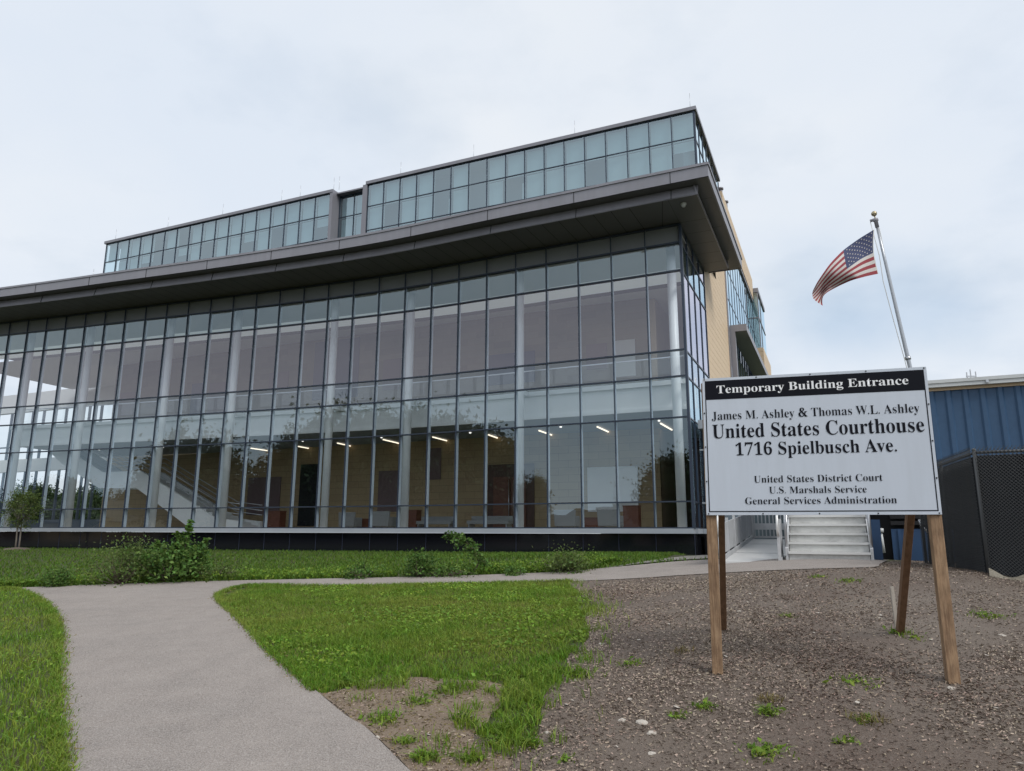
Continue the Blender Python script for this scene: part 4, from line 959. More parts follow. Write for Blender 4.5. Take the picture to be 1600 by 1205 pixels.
def flag():
    # control rows in zoom pixels (scale 4.304, origin 1240,320): hoist to fly, top / canton line / bottom
    Sx = [0, .2, .4, .6, .8, .9, 1]
    T_ = [(553, 160), (440, 228), (333, 305), (245, 395), (172, 500), (145, 545), (125, 590)]
    Mm = [(548, 318), (455, 362), (358, 432), (270, 500), (200, 560), (165, 610), (128, 640)]
    Bm = [(580, 462), (485, 482), (390, 508), (300, 548), (205, 600), (188, 640), (198, 688)]
    def ev(tab, s_): return np.array([np.interp(s_, Sx, [q[k] for q in tab]) for k in (0, 1)])
    ns, nt_ = 60, 39; vs = []; fs = []; mi = []
    for i in range(ns+1):
        s_ = i/ns; a, b_, c = ev(T_, s_), ev(Mm, s_), ev(Bm, s_)
        a, b_, c = [sum(ev(tb_, min(max(s_+e, 0), 1)) for e in (-.06, -.03, 0, .03, .06))/5 for tb_ in (T_, Mm, Bm)]
        for j in range(nt_+1):
            t = j/nt_; tm = 7/13
            p = a+(b_-a)*t/tm if t < tm else b_+(c-b_)*(t-tm)/(1-tm)
            l0 = (t-tm)*(t-1)/(tm); l1 = t*(t-1)/(tm*(tm-1)); l2 = t*(t-tm)/(1-tm); p = .6*(a*l0+b_*l1+c*l2)+.4*p
            p = p/4.304+np.array([1240, 320]); dep = FY-.1-.9*s_+.28*math.sin(7*s_+3.2*t)*min(1, s_*3)+.16*math.sin(13*s_-5*t)*s_
            vs.append(aty(p[0], p[1], dep))
    for i in range(ns):
        for j in range(nt_):
            fs.append((i*(nt_+1)+j, i*(nt_+1)+j+1, (i+1)*(nt_+1)+j+1, (i+1)*(nt_+1)+j)); st_ = j//3
            mi.append(3 if i == 0 else (2 if (st_ < 7 and i < ns*.40) else (0 if st_ % 2 == 0 else 1)))
    f_ = thing('flag', vs[0], 'weathered red white and blue striped flag flying from the leaning pole', 'flag')
    o_ = arr_mesh('cloth', np.array(vs)-np.array(f_['_org']), np.array(fs), [M['red'], M['fwhite'], M['fblue'], M['hoist']], f_, smooth=True)
    o_.data.polygons.foreach_set('material_index', np.array(mi, np.int32))
    # fifty stars, each a small five pointed patch lying on the cloth
    stv = MB(); A = np.array(vs).reshape(ns+1, nt_+1, 3)
    def at_(s_, t):
        x, y = s_*ns, t*nt_; i, j = min(int(x), ns-1), min(int(y), nt_-1); fx, fy = x-i, y-j
        return (A[i, j]*(1-fx)+A[i+1, j]*fx)*(1-fy)+(A[i, j+1]*(1-fx)+A[i+1, j+1]*fx)*fy
    for r_ in range(9):
        for c in range(6 if r_ % 2 == 0 else 5):
            cs = .02+(.37/12)*(2*c+1+(r_ % 2)); ct = (7/13)*(r_+1)/10; pts = []
            for k in range(10):
                a = math.pi*k/5; rr = 1 if k % 2 == 0 else .42; q = at_(cs+.0105*rr*math.sin(a), ct-.021*rr*math.cos(a)); n = at_(cs, ct)
                pts.append(q-np.array([0, .012, 0])*1.0)
            n = at_(cs, ct)-np.array([0, .012, 0])
            for k in range(10): stv.poly([n, pts[k], pts[(k+1) % 10]])
    stv.build('star', M['fwhite'], f_)
flag()
# masts far behind the blue roof
for x, h_, lab in ((1512, 22, 'thin lattice mast far beyond the blue roof, the leftmost of three'), (1518, 30, 'thin lattice mast far beyond the blue roof, the middle of three'), (1526, 24, 'thin lattice mast far beyond the blue roof, the rightmost of three')):
    Y = 330.; p = aty(x, 596, Y); t = aty(x, 594-h_*.55, Y); mt_ = thing('mast', (p[0], p[1], .2), lab, 'mast', 'masts on the skyline')
    m = MB(); m.tube([(p[0], p[1], .2), (p[0], p[1], t[2])], [.9, .25], 5); m.build('tower', M['steel'], mt_)
    m = MB(); m.box((p[0]-2.2, p[1]-.2, t[2]-3.5), (4.4, 0, 0), (0, .4, 0), (0, 0, .5)); m.build('crossarm', M['steel'], mt_)
# ---------------------------------------------------------------- grass and ground cover
def fnoise(P, sc, seed=0):
    """cheap smooth value noise in plan"""
    r = np.random.default_rng(seed); tab = r.random((64, 64)); q = P*sc+100; i = np.floor(q).astype(int); f = q-i; f = f*f*(3-2*f)
    a = tab[i[:, 0] % 64, i[:, 1] % 64]; b = tab[(i[:, 0]+1) % 64, i[:, 1] % 64]; c = tab[i[:, 0] % 64, (i[:, 1]+1) % 64]; d = tab[(i[:, 0]+1) % 64, (i[:, 1]+1) % 64]
    return (a*(1-f[:, 0])+b*f[:, 0])*(1-f[:, 1])+(c*(1-f[:, 0])+d*f[:, 0])*f[:, 1]
def scatter(poly, n):
    poly = np.array([p[:2] for p in poly]); lo, hi = poly.min(0), poly.max(0); P = lo+rng.random((n, 2))*(hi-lo); return P[inpoly(P, poly)]
def blades(P, h, wd, lean=.5, curl=.5):
    """bent tapered blades at plan points P: 5 verts, 2 faces (quad + degenerate quad)"""
    n = len(P); z = gz(P[:, 0], P[:, 1]); a = rng.random(n)*2*math.pi; dx, dy = np.cos(a), np.sin(a); hh = h*(.55+.8*rng.random(n)); ww = wd*(.6+.8*rng.random(n)); ln = lean*(rng.random(n)**.8)
    b = rng.random(n)*2*math.pi; lx, ly = np.cos(b)*ln*hh, np.sin(b)*ln*hh
    v = np.zeros((n, 6, 3))
    v[:, 0] = np.stack([P[:, 0]-dx*ww, P[:, 1]-dy*ww, z-.01], 1); v[:, 1] = np.stack([P[:, 0]+dx*ww, P[:, 1]+dy*ww, z-.01], 1)
    mx, my, mz = P[:, 0]+lx*.35, P[:, 1]+ly*.35, z+hh*.6
    v[:, 2] = np.stack([mx+dx*ww*.8, my+dy*ww*.8, mz], 1); v[:, 3] = np.stack([mx-dx*ww*.8, my-dy*ww*.8, mz], 1)
    tx, ty, tz = P[:, 0]+lx*(1+curl*.4), P[:, 1]+ly*(1+curl*.4), z+hh*(1-.35*ln*curl)
    v[:, 4] = np.stack([tx+dx*ww*.15, ty+dy*ww*.15, tz], 1); v[:, 5] = np.stack([tx-dx*ww*.15, ty-dy*ww*.15, tz], 1)
    base = (np.arange(n)*6)[:, None]; f = np.concatenate([base+np.array([[0, 1, 2, 3]]), base+np.array([[3, 2, 4, 5]])], 0)
    return v.reshape(-1, 3), f
def leaves(Cn, size, flat=0., nrm=None):
    """single leaf cards (pointed quads) centred on Cn with random attitude"""
    n = len(Cn); a = rng.normal(size=(n, 3)); a[:, 2] *= (1-flat); a /= np.linalg.norm(a, axis=1)[:, None]; b = rng.normal(size=(n, 3)); b[:, 2] *= (1-flat)
    b -= a*(a*b).sum(1)[:, None]; b /= np.linalg.norm(b, axis=1)[:, None]; s = (size*(.6+.8*rng.random(n)))[:, None] if np.ndim(size) == 0 else (size*(.6+.8*rng.random(n)))[:, None]
    c = np.cross(a, b)*.12*s
    v = np.stack([Cn-a*s*.5, Cn+b*s*.28+c, Cn+a*s*.5, Cn-b*s*.28+c], 1); return v.reshape(-1, 3), (np.arange(n)*4)[:, None]+np.array([[0, 1, 2, 3]])
def joinvf(L):
    vs, fs, k = [], [], 0
    for v, f in L: vs.append(v); fs.append(f+k); k += len(v)
    return np.concatenate(vs), np.concatenate(fs)
wp = lambda L: [np.array(p[:2], float) for p in L]
pathP = np.array([p[:2] for p in path_poly]); dirtP = np.array(dirt_poly)
near_poly = wp(le[i0:i1+1][::-1]) if False else wp(lawn_edge)+wp(le[i0:i1+1][::-1])
P = scatter(near_poly, 250000); wob = lambda P, a: P+a*(np.c_[fnoise(P, 3.1, 61), fnoise(P, 3.1, 62)]-.5)+a*.6*(np.c_[fnoise(P, 9, 63), fnoise(P, 9, 64)]-.5)
nearA = np.array(near_poly); keep = ~inpoly(wob(P, .5), dirtP) & ~inpoly(P, pathP) & (inpoly(wob(P, .5), nearA))
P = P[keep]; tn = fnoise(P, 1.1, 3)*.6+fnoise(P, 3.7, 5)*.4
d = np.hypot(P[:, 0], P[:, 1]); P = P[rng.random(len(P)) < np.clip(10.5/d, .35, 1)]; tn = fnoise(P, 1.1, 3)*.6+fnoise(P, 3.7, 5)*.4
LW = [blades(P[tn > .55], .068, .0038, 1.0), blades(P[tn <= .55], .042, .0034, 1.1)]
# ragged fringe reaching over the dirt and the mulch
E1 = np.array(wp(lawn_edge)); k = rng.integers(0, len(E1)-1, 9000); t = rng.random(9000)[:, None]; Q = E1[k]*(1-t)+E1[k+1]*t+rng.normal(0, .16, (9000, 2)); Q = Q[(fnoise(Q, 6, 9) > .55) & ~inpoly(Q, pathP)]
LW.append(blades(Q, .10, .004, 1.0))
E2 = np.array(wp(le[i0:i1+1])); k = rng.integers(0, len(E2)-1, 9000); t = rng.random(9000)[:, None]; Q = E2[k]*(1-t)+E2[k+1]*t+rng.normal(0, .03, (9000, 2)); LW.append(blades(Q, .07, .004, 1.0))
Pd = P[rng.random(len(P)) < .07]; v, f = blades(Pd, .05, .0035, 1.3); o = arr_mesh('thatch', v, f, M['dry']); tag(o, 'dry straw coloured blades through the near lawn', 'grass', kind='stuff')
v, f = joinvf(LW); o = arr_mesh('grass', v, f, M['grass']); tag(o, 'mown grass of the lawn between path and mulch', 'grass', kind='stuff')
Q = scatter(near_poly, 44000); Q = Q[~inpoly(Q, dirtP) & ~inpoly(Q, pathP) & (fnoise(Q, 1.6, 21)*.7+fnoise(Q, 5, 22)*.3 > .5)]
zc = gz(Q[:, 0], Q[:, 1])+.02+.035*rng.random(len(Q)); v, f = leaves(np.c_[Q, zc], .042, .5)
o = arr_mesh('clover', v, f, M['clover']); tag(o, 'broad leaved clover and dandelion in the near lawn', 'clover', kind='stuff')
# left lawn
LE = wp(left_edge); left_poly = LE+[np.array((-26, 17.)), np.array((-16, 7.)), np.array((-7, 1.)), np.array((-2.4, 1.))]
P = scatter(left_poly, 560000); d = np.hypot(P[:, 0], P[:, 1]); ang = P[:, 0]/np.maximum(P[:, 1], .1); P = P[(ang > -1.25) & (rng.random(len(P)) < np.clip(6.5/d, .15, 1)) & (P[:, 1] > 3)]; P = P[~inpoly(P, pathP)]
E1 = np.array(LE); k = rng.integers(0, len(E1)-1, 8000); t = rng.random(8000)[:, None]; Q = E1[k]*(1-t)+E1[k+1]*t+rng.normal(0, .04, (8000, 2))+np.array([-.02, 0])
v, f = joinvf([blades(P, .075, .0042, .95), blades(Q, .07, .004, 1.1)]); o = arr_mesh('grass', v, f, M['grass']); tag(o, 'bright grass of the lawn left of the path', 'grass', kind='stuff')
Q = scatter(left_poly, 60000); ang = Q[:, 0]/np.maximum(Q[:, 1], .1); Q = Q[(ang > -1.25) & (fnoise(Q, 1.9, 31) > .5) & (Q[:, 1] > 3) & ~inpoly(Q, pathP)]
v, f = leaves(np.c_[Q, gz(Q[:, 0], Q[:, 1])+.03+.04*rng.random(len(Q))], .038, .5); o = arr_mesh('clover', v, f, M['clover']); tag(o, 'broad leaved weeds in the lawn left of the path', 'clover', kind='stuff')
# far lawn between path and building
UE = wp(upper_edge); base = [fac(i, -.02) for i in range(NB, -1, -1)]
far_poly = [UE[0]-np.array((14, -2))]+UE[:-3]+[np.array(gp(1040, 876)[:2]), uvp(-.3, -.2)]+[b_ for b_ in base[::-1]][1:]
P = scatter(far_poly, 330000); d = np.hypot(P[:, 0], P[:, 1]); P = P[(rng.random(len(P)) < np.clip((17/d)**1.5, .12, 1)) & (P[:, 0]/P[:, 1] > -.84) & ~inpoly(P, pathP)]
v, f = blades(P, .085, .011, .8); o = arr_mesh('grass', v, f, M['grassd']); tag(o, 'deep green mown lawn in front of the building', 'grass', kind='stuff')
# taller weeds along the far edge of the path
E1 = np.array(UE); k = rng.integers(2, len(E1)-14, 30000); t = rng.random(30000)[:, None]; Q = E1[k]*(1-t)+E1[k+1]*t+np.array([[.0, 1]])*np.abs(rng.normal(0, 1.0, (30000, 1)))+rng.normal(0, .03, (30000, 2)); Q = Q[(fnoise(Q, .9, 41) > .33) & ~inpoly(Q, pathP)]
v, f = blades(Q, .15, .008, .9); o = arr_mesh('weeds', v, f, M['grassd']); tag(o, 'rank uncut grass along the far side of the path', 'weeds', kind='stuff')
Q2 = Q[rng.random(len(Q)) < .5]; v, f = leaves(np.c_[Q2, gz(Q2[:, 0], Q2[:, 1])+.03+.12*rng.random(len(Q2))], .07, .3); o = arr_mesh('weed_leaves', v, f, M['clover']); tag(o, 'leafy low weeds along the far side of the path', 'weeds', kind='stuff')
# wood chips
P = scatter(mulch_poly, 700000); d = np.hypot(P[:, 0], P[:, 1]); P = P[(rng.random(len(P)) < np.clip(6/d, .12, 1)) & (np.abs(P[:, 0]/P[:, 1]) < 1.15) & (P[:, 1] > 2.6) & ~inpoly(P, pathP)]
P = P[~inpoly(P, np.array(near_poly))]; cn = fnoise(P, .8, 51)*.6+fnoise(P, 2.5, 52)*.4; P = P[rng.random(len(P)) < np.clip((cn-.2)*2.0, .18, 1)]
def chips(P, L_, W_):
    n = len(P); z = gz(P[:, 0], P[:, 1])+.014+.012*rng.random(n); a = rng.random(n)*math.pi; l = L_*(.3+1.0*rng.random(n)**2); w2 = W_*(.5+.9*rng.random(n)); ca, sa = np.cos(a), np.sin(a); ti = rng.normal(0, .25, n)*l
    v = np.zeros((n, 4, 3))
    for q, (sx, sy) in enumerate(((-1, -1), (1, -1), (1, 1), (-1, 1))): v[:, q] = np.stack([P[:, 0]+sx*l*ca/2-sy*w2*sa/2, P[:, 1]+sx*l*sa/2+sy*w2*ca/2, z+sx*ti/2+.003*sy], 1)
    return v.reshape(-1, 3), (np.arange(n)*4)[:, None]+np.array([[0, 1, 2, 3]])
v, f = chips(P, .027, .0055); o = arr_mesh('wood_chips', v, f, M['chip']); tag(o, 'scattered weathered wood chips of the mulch', 'wood chips', kind='stuff')
k = rng.integers(0, len(E2)-1, 2600); t = rng.random(2600)[:, None]; Pa = E2[k]*(1-t)+E2[k+1]*t+rng.normal(0, .05, (2600, 2)); k = rng.integers(0, len(LE)-1, 2600); LEa = np.array(LE); t = rng.random(2600)[:, None]; Pb = LEa[k]*(1-t)+LEa[k+1]*t+rng.normal(0, .05, (2600, 2))
Pe = np.concatenate([Pa, Pb]); v, f = chips(Pe, .03, .004); o = arr_mesh('clippings', v+np.array([0, 0, .012]), f, M['dry']); tag(o, 'dry grass clippings along the path edges', 'clippings', kind='stuff')
P = scatter(dirt_poly, 3500); v, f = chips(P, .03, .005); o = arr_mesh('straw', v, f, M['dry']); tag(o, 'bits of straw and twig on the bare dirt', 'straw', kind='stuff')
Q = scatter(mulch_poly, 900); Q = Q[(Q[:, 1] > 3) & (np.abs(Q[:, 0]/Q[:, 1]) < .85)]; v, f = chips(Q, .035, .03); o = arr_mesh('pebbles', v+np.array([0, 0, .004]), f, M['stone']); tag(o, 'small pale pebbles strewn over the mulch', 'pebbles', kind='stuff')

# ---------------------------------------------------------------- stones and tufts one can count
def stone(px, py, sz, lab):
    p = gp(px, py); bm = bmesh.new(); bmesh.ops.create_icosphere(bm, subdivisions=2, radius=sz)
    for v_ in bm.verts: v_.co = Vector((v_.co.x*1.3, v_.co.y, v_.co.z*.6))*(1+random.uniform(-.18, .18))
    me = bpy.data.meshes.new('stone'); bm.to_mesh(me); bm.free(); me.materials.append(M['stone']); o = link('stone', me); o.location = (p[0], p[1], p[2]+sz*.25); o.rotation_euler.z = random.random()*3
    tag(o, lab, 'stone', 'pale stones lying in the mulch')
for a in ((1003, 1132, .040, 'largest pale stone of the cluster lying in the mulch in front of the lawn'), (1019, 1148, .034, 'pale stone at the lower end of the cluster in the mulch'), (972, 1128, .030, 'pale stone at the left end of the cluster in the mulch'),
          (1019, 1180, .026, 'flat pale stone nearest the bottom edge of the mulch'), (900, 1065, .024, 'small pale stone against the ragged lawn edge'), (940, 1008, .028, 'pale stone in the mulch beside the clover corner of the lawn'),
          (1486, 1078, .03, 'pale stone at the foot of the right sign post'), (1566, 995, .03, 'pale stone in the dark mulch toward the fence'), (855, 1147, .022, 'small pale stone in the dirt below the lawn tip'), (1082, 998, .022, 'small pale stone left of the left sign post')): stone(*a)
def tuft(px, py, n, h, sp, lab, m='grass', wd=.005, nl=0):
    p = gp(px, py); P = p[:2]+rng.normal(0, sp, (n, 2)); L_ = [blades(P, h, wd, 1.5, .8)]
    if nl: Q = p[:2]+rng.normal(0, sp, (nl, 2)); L_.append(leaves(np.c_[Q, gz(Q[:, 0], Q[:, 1])+h*.6*rng.random(nl)+.01], .05, .4))
    v, f = joinvf(L_); o = arr_mesh('weed_tuft', v-np.array([*p[:2], p[2]]), f, M[m]); o.location = tuple(p); tag(o, lab, 'weed', 'weed tufts on mulch and dirt')
TF = [(1202, 1117, 160, .08, .045, 'green leafy weed tuft in the mulch midway between the sign posts, nearest the camera'), (1100, 1108, 120, .06, .05, 'yellow green weed tuft in front of the left sign post'), (1338, 1068, 180, .05, .10, 'low spreading weed tuft in the mulch left of the right sign post', ),
      (1197, 1180, 220, .07, .08, 'wide weed tuft at the bottom edge below the sign'), (1350, 1128, 90, .06, .05, 'sparse yellowish weed tuft below the right sign post'), (1328, 910, 140, .08, .10, 'weed tuft in the mulch just before the steps'),
      (1280, 903, 120, .06, .09, 'faint weed tuft in the mulch left of the one before the steps'), (1408, 992, 140, .09, .07, 'weed tuft round the foot of the right rear brace'), (1232, 965, 80, .06, .06, 'thin weed tuft in the mulch behind the left sign post'),
      (1322, 1162, 80, .05, .05, 'small green weed near the bottom right of the mulch'), (1060, 1122, 80, .06, .05, 'small weed in the mulch right of the pale stones'), (985, 1040, 110, .07, .06, 'weed tuft in the mulch right of the lawn point'),
      (905, 1058, 160, .10, .08, 'grass tuft leaning out from the ragged lawn edge'), (600, 1128, 260, .10, .09, 'spreading grass tuft on the bare dirt beside the path'), (720, 1130, 70, .20, .04, 'tall spiky grass tuft in the middle of the bare dirt'),
      (655, 1100, 200, .09, .09, 'broad leaf tuft on the dirt below the lawn'), (705, 1083, 260, .11, .10, 'thick grass tuft dividing the bare dirt'), (665, 1190, 260, .10, .06, 'bushy grass tuft at the bottom of the dirt patch near the path'), (735, 1192, 240, .09, .06, 'bluish grass tuft at the bottom right of the dirt patch'),
      (633, 1165, 110, .09, .04, 'small grass tuft on the path edge of the dirt'), (828, 1168, 160, .10, .05, 'dark grass tuft below the tip of the lawn'), (780, 1165, 200, .09, .08, 'seedy grass tuft between dirt patch and lawn tip'), (885, 1190, 70, .05, .04, 'small weed at the bottom edge right of the dirt'),
      (1545, 965, 160, .08, .12, 'patch of low weeds near the fence foot'), (1430, 1000, 60, .05, .08, 'faint weed right of the right rear brace'), (540, 1072, 260, .11, .12, 'leafy clump at the path side of the lawn tip')]
for a in TF: tuft(a[0], a[1], int(a[2]*.5), a[3]*.75, a[4]*.8, a[5], nl=a[2]//7)
for a in ((1205, 1098, 60, .06, .05, 'dry straw coloured tuft behind the nearest green tuft'), (1360, 1130, 70, .07, .06, 'dry orange tuft beside the sparse yellowish one'), (1065, 1020, 60, .05, .06, 'dry straw tuft left of the left sign post')): tuft(*a[:5], a[5], m='dry')

# ---------------------------------------------------------------- shrubs and trees
def stems(mb, p, tips, r=.012):
    for q in tips:
        mid = p+(q-p)*.5+rng.normal(0, .04, 3); mb.tube([p+rng.normal(0, .02, 3)*np.array([1, 1, 0]), mid, q], [r, r*.7, r*.3], 5)
def shrub(px, py, top, wpx, nclump, nleaf, lsz, lab, m='bush', cl=.22, airy=1., tall=(), cat='shrub', depth=.8):
    p = gp(px, py); D = p[1]; hgt = (py-top)/1125*D; wid = wpx/1125*D; cs = []; 
    for k in range(nclump):
        a = rng.random()*2*math.pi; r_ = math.sqrt(rng.random())*.5*wid; hh = hgt*(.15+.8*rng.random()*(1-.55*(r_/(.5*wid))**2)); cs.append(p+np.array([math.cos(a)*r_, math.sin(a)*r_*depth, hh]))
    t = thing('shrub', p, lab, cat, 'shrubs along the far side of the path'); L_ = []
    for c in cs:
        n = int(nleaf*(.5+rng.random())); s_ = cl*(.6+.8*rng.random()); q = c+rng.normal(size=(n, 3))*s_*np.array([1, 1, .75])*.6*airy; q[:, 2] = np.maximum(q[:, 2], p[2]+.02); L_.append(leaves(q, lsz, .25))
    st_ = MB(); stems(st_, p, cs)
    for (dx, top2) in tall:
        e = p+np.array([dx/1125*D, 0, (py-top2)/1125*D]); st_.tube([p+np.array([dx/1125*D*.5, 0, .1]), (p+e)/2+np.array([dx/1125*D*.3, 0, .05]), e], [.014, .011, .004], 5)
        for k in range(26):
            h = .35+.65*k/26; q = p*(1-h)+e*h+np.array([dx/1125*D*.15*math.sin(math.pi*h), 0, 0]); L_.append(leaves(q+rng.normal(size=(7, 3))*.10*(1.25-h), lsz*1.25, .3))
    v, f = joinvf(L_); arr_mesh('foliage', v-p, f, M[m], t); st_.build('stem', M['bark'], t); return t
shrub(183, 914, 848, 96, 44, 70, .055, 'airy olive green shrub left of the tall leafy one', 'bushl', .26, 1.3)
shrub(262, 911, 848, 112, 46, 75, .085, 'big dark leafy shrub with tall upright shoots in front of the building', 'bush', .24, 1.0, tall=((26, 818), (10, 835), (52, 846), (-22, 850)))
shrub(88, 918, 889, 34, 22, 60, .05, 'small round dark shrub at the left end of the path edge', 'bush', .13)
shrub(655, 903, 864, 44, 22, 60, .06, 'low shrub left of the leaning plant', 'bush', .16)
shrub(700, 902, 884, 80, 26, 45, .05, 'low spreading shrub at the foot of the leaning plant', 'bush', .18)
shrub(566, 905, 878, 46, 18, 50, .055, 'low dark shrub between the big leafy one and the leaning plant', 'bush', .16)
shrub(881, 895, 864, 66, 30, 60, .055, 'low olive shrub nearest the right end of the lawn', 'bushl', .2, 1.2)
shrub(803, 900, 885, 30, 12, 40, .05, 'tiny low shrub between the leaning plant and the olive shrub', 'bush', .12)
shrub(340, 908, 880, 60, 22, 50, .055, 'thin pale shrub right of the big leafy one', 'bushl', .2, 1.3)
def leaning():
    p = gp(738, 899); D = p[1]; t = thing('sumac', p, 'leaning feathery sumac arching to the left by the path', 'sumac'); L_ = []
    px = [(742, 898), (748, 880), (742, 862), (732, 850), (720, 840), (708, 833)]; pts = [aty(x, y, D) for x, y in px]; pts[0] = p
    m = MB(); m.tube(pts, [.022, .018, .015, .011, .008, .004], 6)
    for k in range(26):
        s_ = .2+.8*k/26; i = min(int(s_*5), 4); q = pts[i]+(pts[i+1]-pts[i])*(s_*5-i); a = rng.random()*6.28; dr = np.array([math.cos(a), .7*math.sin(a), -.25+.3*rng.random()]); ln = .30*(1.15-.7*abs(s_-.45))
        e = q+dr*ln; m.tube([q, (q+e)/2+Z3*.04, e-Z3*.06], [.005, .004, .002], 4)
        for h in np.linspace(.15, 1, 11):
            c = q+(e-q)*h-Z3*.06*h*h+Z3*.03*math.sin(3*h); L_.append(leaves(np.repeat(c[None], 3, 0)+rng.normal(size=(3, 3))*.03, .07, .35))
    v, f = joinvf(L_); arr_mesh('foliage', v-p, f, M['bush'], t); m.build('stem', M['bark'], t)
leaning()
def tree_mesh(H, cr, trunk_h, nclump, nleaf, lsz, r0, bark, leafm, multi=1, egg=1.15):
    """about the origin: trunk with limbs, clumped crown"""
    mb = MB(); cc = []; tips = []
    for k in range(nclump):
        while True:
            q = rng.uniform(-1, 1, 3)
            if .25 < np.linalg.norm(q) < 1: break
        q = q/np.linalg.norm(q)*np.linalg.norm(q)**.6
        taper = 1-.35*max(0, q[2]); cc.append(np.array([q[0]*cr*taper, q[1]*cr*taper, trunk_h+(H-trunk_h)*(.5+.5*q[2])]))
    for j in range(multi):
        o_ = np.array([.0, 0, 0]) if multi == 1 else np.array([(j-.5)*.14, .05*j, 0]); topz = trunk_h+(H-trunk_h)*.75
        sp = rng.normal(0, .05*cr, 2); pts = [o_, o_+np.array([sp[0]*.3, sp[1]*.3, trunk_h*.6]), o_+np.array([sp[0], sp[1], trunk_h+.1*(H-trunk_h)]), np.array([sp[0]*1.5, sp[1]*1.5, topz])]
        mb.tube(pts, [r0*1.25, r0*.9, r0*.75, r0*.15], 9)
        for c in cc[j::multi]:
            z0 = trunk_h*.8+(c[2]-trunk_h*.8)*.35; f_ = np.clip((z0)/topz, 0, 1); b0 = o_*(1-f_)+np.array([sp[0]*f_, sp[1]*f_, z0]); mb.tube([b0, (b0+c)/2+np.array([0, 0, .08*H*.2]), c], [r0*.28, r0*.18, r0*.05], 5)
    L_ = []
    for c in cc:
        n = int(nleaf*(.5+rng.random())); s_ = cr*.30*(.7+.6*rng.random()); q = c+rng.normal(size=(n, 3))*s_*np.array([.62, .62, .5]); L_.append(leaves(q, lsz, .2))
    v, f = joinvf(L_); return mb, v, f
def tree(pos, H, cr, trunk_h, nclump, nleaf, lsz, r0, lab, bark='bark', leafm='treel', multi=1, group=None, rz=0):
    mb, v, f = tree_mesh(H, cr, trunk_h, nclump, nleaf, lsz, r0, bark, leafm, multi); t = thing('tree', pos, lab, 'tree', group)
    mb.v = [tuple(np.array(q)+np.array(t['_org'])) for q in mb.v]; mb.build('trunk', M[bark], t); arr_mesh('crown', v, f, M[leafm], t); t.rotation_euler.z = rz; return t
p = gp(26, 859); tree(p, 3.15, .80, 1.05, 60, 75, .085, .04, 'small young tree with a twin pale trunk on the lawn by the glass front', 'barkl', 'bushl', 2)
m = MB(); n_ = 24
for k in range(n_):
    a0, a1 = 2*math.pi*k/n_, 2*math.pi*(k+1)/n_; c0 = np.array([p[0], p[1]]); q = lambda a, r_, h: np.array([c0[0]+r_*math.cos(a), c0[1]+r_*math.sin(a), g1(c0[0]+r_*math.cos(a), c0[1]+r_*math.sin(a))+h])
    m.poly([q(a0, .05, .12), q(a1, .05, .12), q(a1, .5, .08), q(a0, .5, .08)][::-1]); m.poly([q(a0, .5, .08), q(a1, .5, .08), q(a1, .72, .0), q(a0, .72, .0)][::-1])
o = m.build('mulch_ring', M['mulch']); tag(o, 'ring of brown mulch round the young tree', 'mulch')
# trees across the street behind the viewpoint, seen mirrored in the glass
def mirrored(px, dist, v=0.):
    """plan point dist metres beyond the glass along the mirrored ray of photograph column px"""
    r = ray(px, 760); r = r/np.linalg.norm(r[:2]); best = None
    for i in np.linspace(0, NB-1, 500):
        q = fac(i); e = abs(q[0]/q[1]-r[0]/r[1])
        if best is None or e < best[0]: best = (e, q, i)
    q = best[1]; a = R(ANG[min(int(best[2]), NB-1)]); n = np.array([math.sin(a), math.cos(a)]); d_ = r[:2]-2*(r[:2]@n)*n
    return q+d_*dist, np.linalg.norm(q)+dist
proto = None
for px, dist, top, cr, lab in ((752, 78, 664, 6.6, 'broad round tree standing alone across the street behind the viewpoint'), (612, 74, 652, 6.8, 'dense tree beside a taller one across the street'), (556, 80, 640, 7.2, 'tallest dense tree of the row across the street'), (488, 76, 690, 6.0, 'dark tree left of the tallest one across the street'),
                              (296, 70, 690, 6.4, 'dark tree across the street opposite the white staircase'), (438, 84, 752, 4.2, 'small tree in a gap of the row across the street'), (205, 96, 766, 4.5, 'low tree far down the street'), (85, 90, 762, 4.5, 'low tree farthest down the street'), (840, 92, 742, 3.6, 'small tree right of the round one across the street'), (1050, 64, 706, 3.8, 'shaggy tree across the street nearest the corner')):
    q, DT = mirrored(px, dist); H = (834-top)/1125*DT*.90+1.6
    z = g1(*q)
    if proto is None:
        proto = tree((q[0], q[1], z), 10., 5.0, 1.6, 110, 130, .46, .28, lab, group='trees across the street'); t = proto
    else:
        t = copy_tree(proto); t.location = (q[0], q[1], z); t['label'] = lab; t.rotation_euler.z = random.random()*6
    t.scale = (cr/5, cr/5, H/10)
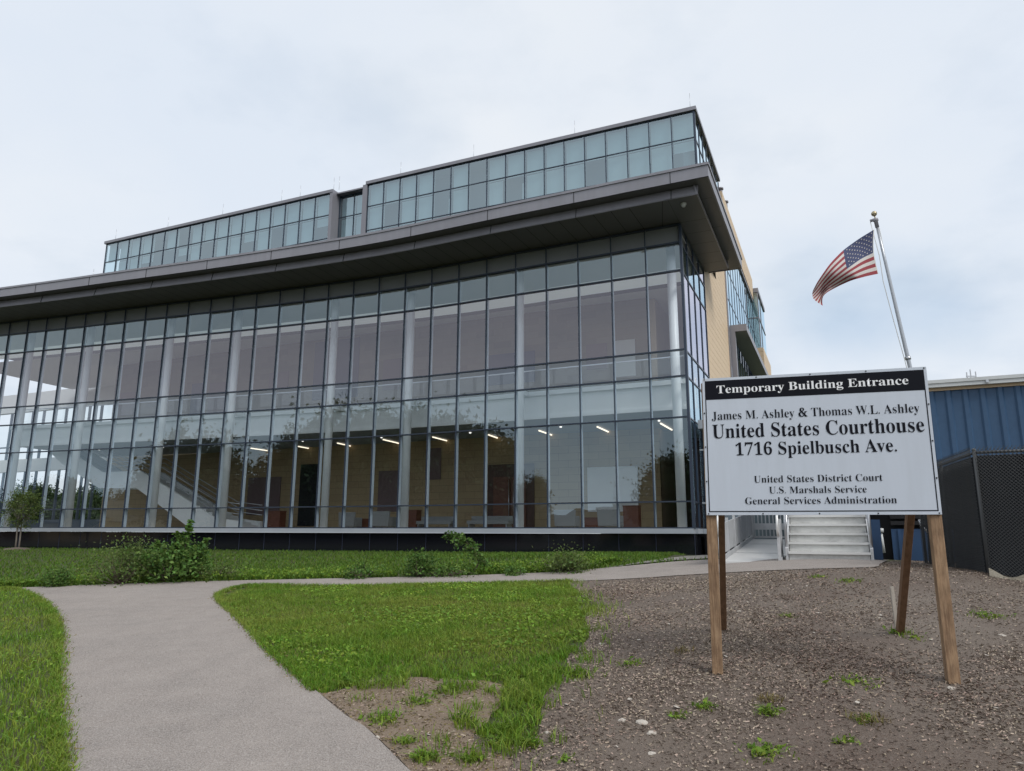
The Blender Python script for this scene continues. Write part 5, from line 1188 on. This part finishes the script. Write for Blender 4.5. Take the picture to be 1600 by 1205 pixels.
# street and a row of small houses behind the viewpoint, also only seen mirrored in the glass
def house(px, dist, wd, dp, ht, mt, lab):
    q, DT = mirrored(px, dist); z = g1(*q); t = thing('house', (*q, z), lab, 'house', 'houses across the street'); h = .5*wd; e = .5*dp
    f = np.array([0, 20.])-q; f /= np.linalg.norm(f); f3_ = np.array([*f, 0]); s3 = np.array([-f[1], f[0], 0]); o_ = np.array([*q, z])
    L3 = lambda a, b_, c: o_+s3*a+f3_*b_+Z3*c
    m = MB(); m.box(L3(-h, -e, -.3), s3*wd, f3_*dp, Z3*(ht+.3)); m.poly([L3(-h, -e, ht), L3(-h, e, ht), L3(-h, 0, ht+dp*.3)]); m.poly([L3(h, -e, ht), L3(h, 0, ht+dp*.3), L3(h, e, ht)]); m.build('wall', M[mt], t)
    m = MB(); r_ = dp*.3
    for sg in (-1, 1): m.hexa([L3(-h-.4, sg*(e+.5), ht-.3), L3(h+.4, sg*(e+.5), ht-.3), L3(h+.4, 0, ht+r_), L3(-h-.4, 0, ht+r_), L3(-h-.4, sg*(e+.5), ht-.12), L3(h+.4, sg*(e+.5), ht-.12), L3(h+.4, 0, ht+r_+.18), L3(-h-.4, 0, ht+r_+.18)])
    m.build('roof', M['roofing'], t)
    m = MB(); m.box(L3(-.5, e+.01, 0), s3*1.0, f3_*.06, Z3*2.1); m.build('door', M['redwood'], t)
    for a in (-.32, .32):
        m = MB(); m.box(L3(a*wd-.7, e+.01, .9), s3*1.4, f3_*.05, Z3*1.3); w_ = m.build('window', M['trim'], t); m = MB(); m.box(L3(a*wd-.6, e+.065, 1.0), s3*1.2, f3_*.01, Z3*1.1); m.build('pane', M['granite'], w_)
for a in ((545, 86, 15, 9, 3.2, 'brick', 'brick house across the street behind the dense trees'), (660, 90, 12, 9, 3.0, 'tan', 'tan house across the street left of the round tree'), (770, 92, 14, 9, 3.2, 'brick', 'brick house across the street behind the round tree'), (905, 86, 13, 8, 3.0, 'trim', 'white house across the street opposite the right bays'),
          (1035, 74, 12, 8, 3.2, 'tan', 'tan house across the street nearest the corner'), (440, 90, 13, 9, 3.2, 'trim', 'white house across the street opposite the foot of the stair'), (330, 84, 13, 9, 3.0, 'tan', 'tan house across the street opposite the stair landing'), (190, 90, 16, 9, 3.6, 'tan', 'long tan house farther down the street'), (90, 92, 14, 9, 3.0, 'brick', 'brick house farthest down the street')): house(*a)
stx = MB()
for k in range(30):
    y0 = -16.0; x0 = -150+k*10
    def sp(x, y): return np.array([x, y+.42*x*-1*.0, g1(x, y)+.05])
    stx.poly([sp(x0, y0-4), sp(x0+10, y0-4), sp(x0+10, y0+4), sp(x0, y0+4)])
o = stx.build('street', M['asphalt']); tag(o, 'street behind the viewpoint', kind='structure')

# trees far beyond the building, seen through the glazed lobby on the left
for px, D, H, cr, lab in ((192, 120, 13, 5, 'dark tree beyond the building seen through the glass left of the staircase'), (40, 130, 9, 6, 'broad tree beyond the building at the far left of the glass'), (95, 140, 8, 6, 'low tree beyond the building near the left end of the glass'), (140, 150, 9, 7, 'tree beyond the building between the two leftmost columns')):
    p = aty(px, 834, D); t = copy_tree(proto); t.location = (p[0], p[1], .5); t['label'] = lab; t['group'] = 'trees beyond the building'; t.rotation_euler.z = random.random()*6; t.scale = (cr/5, cr/5, H/10)
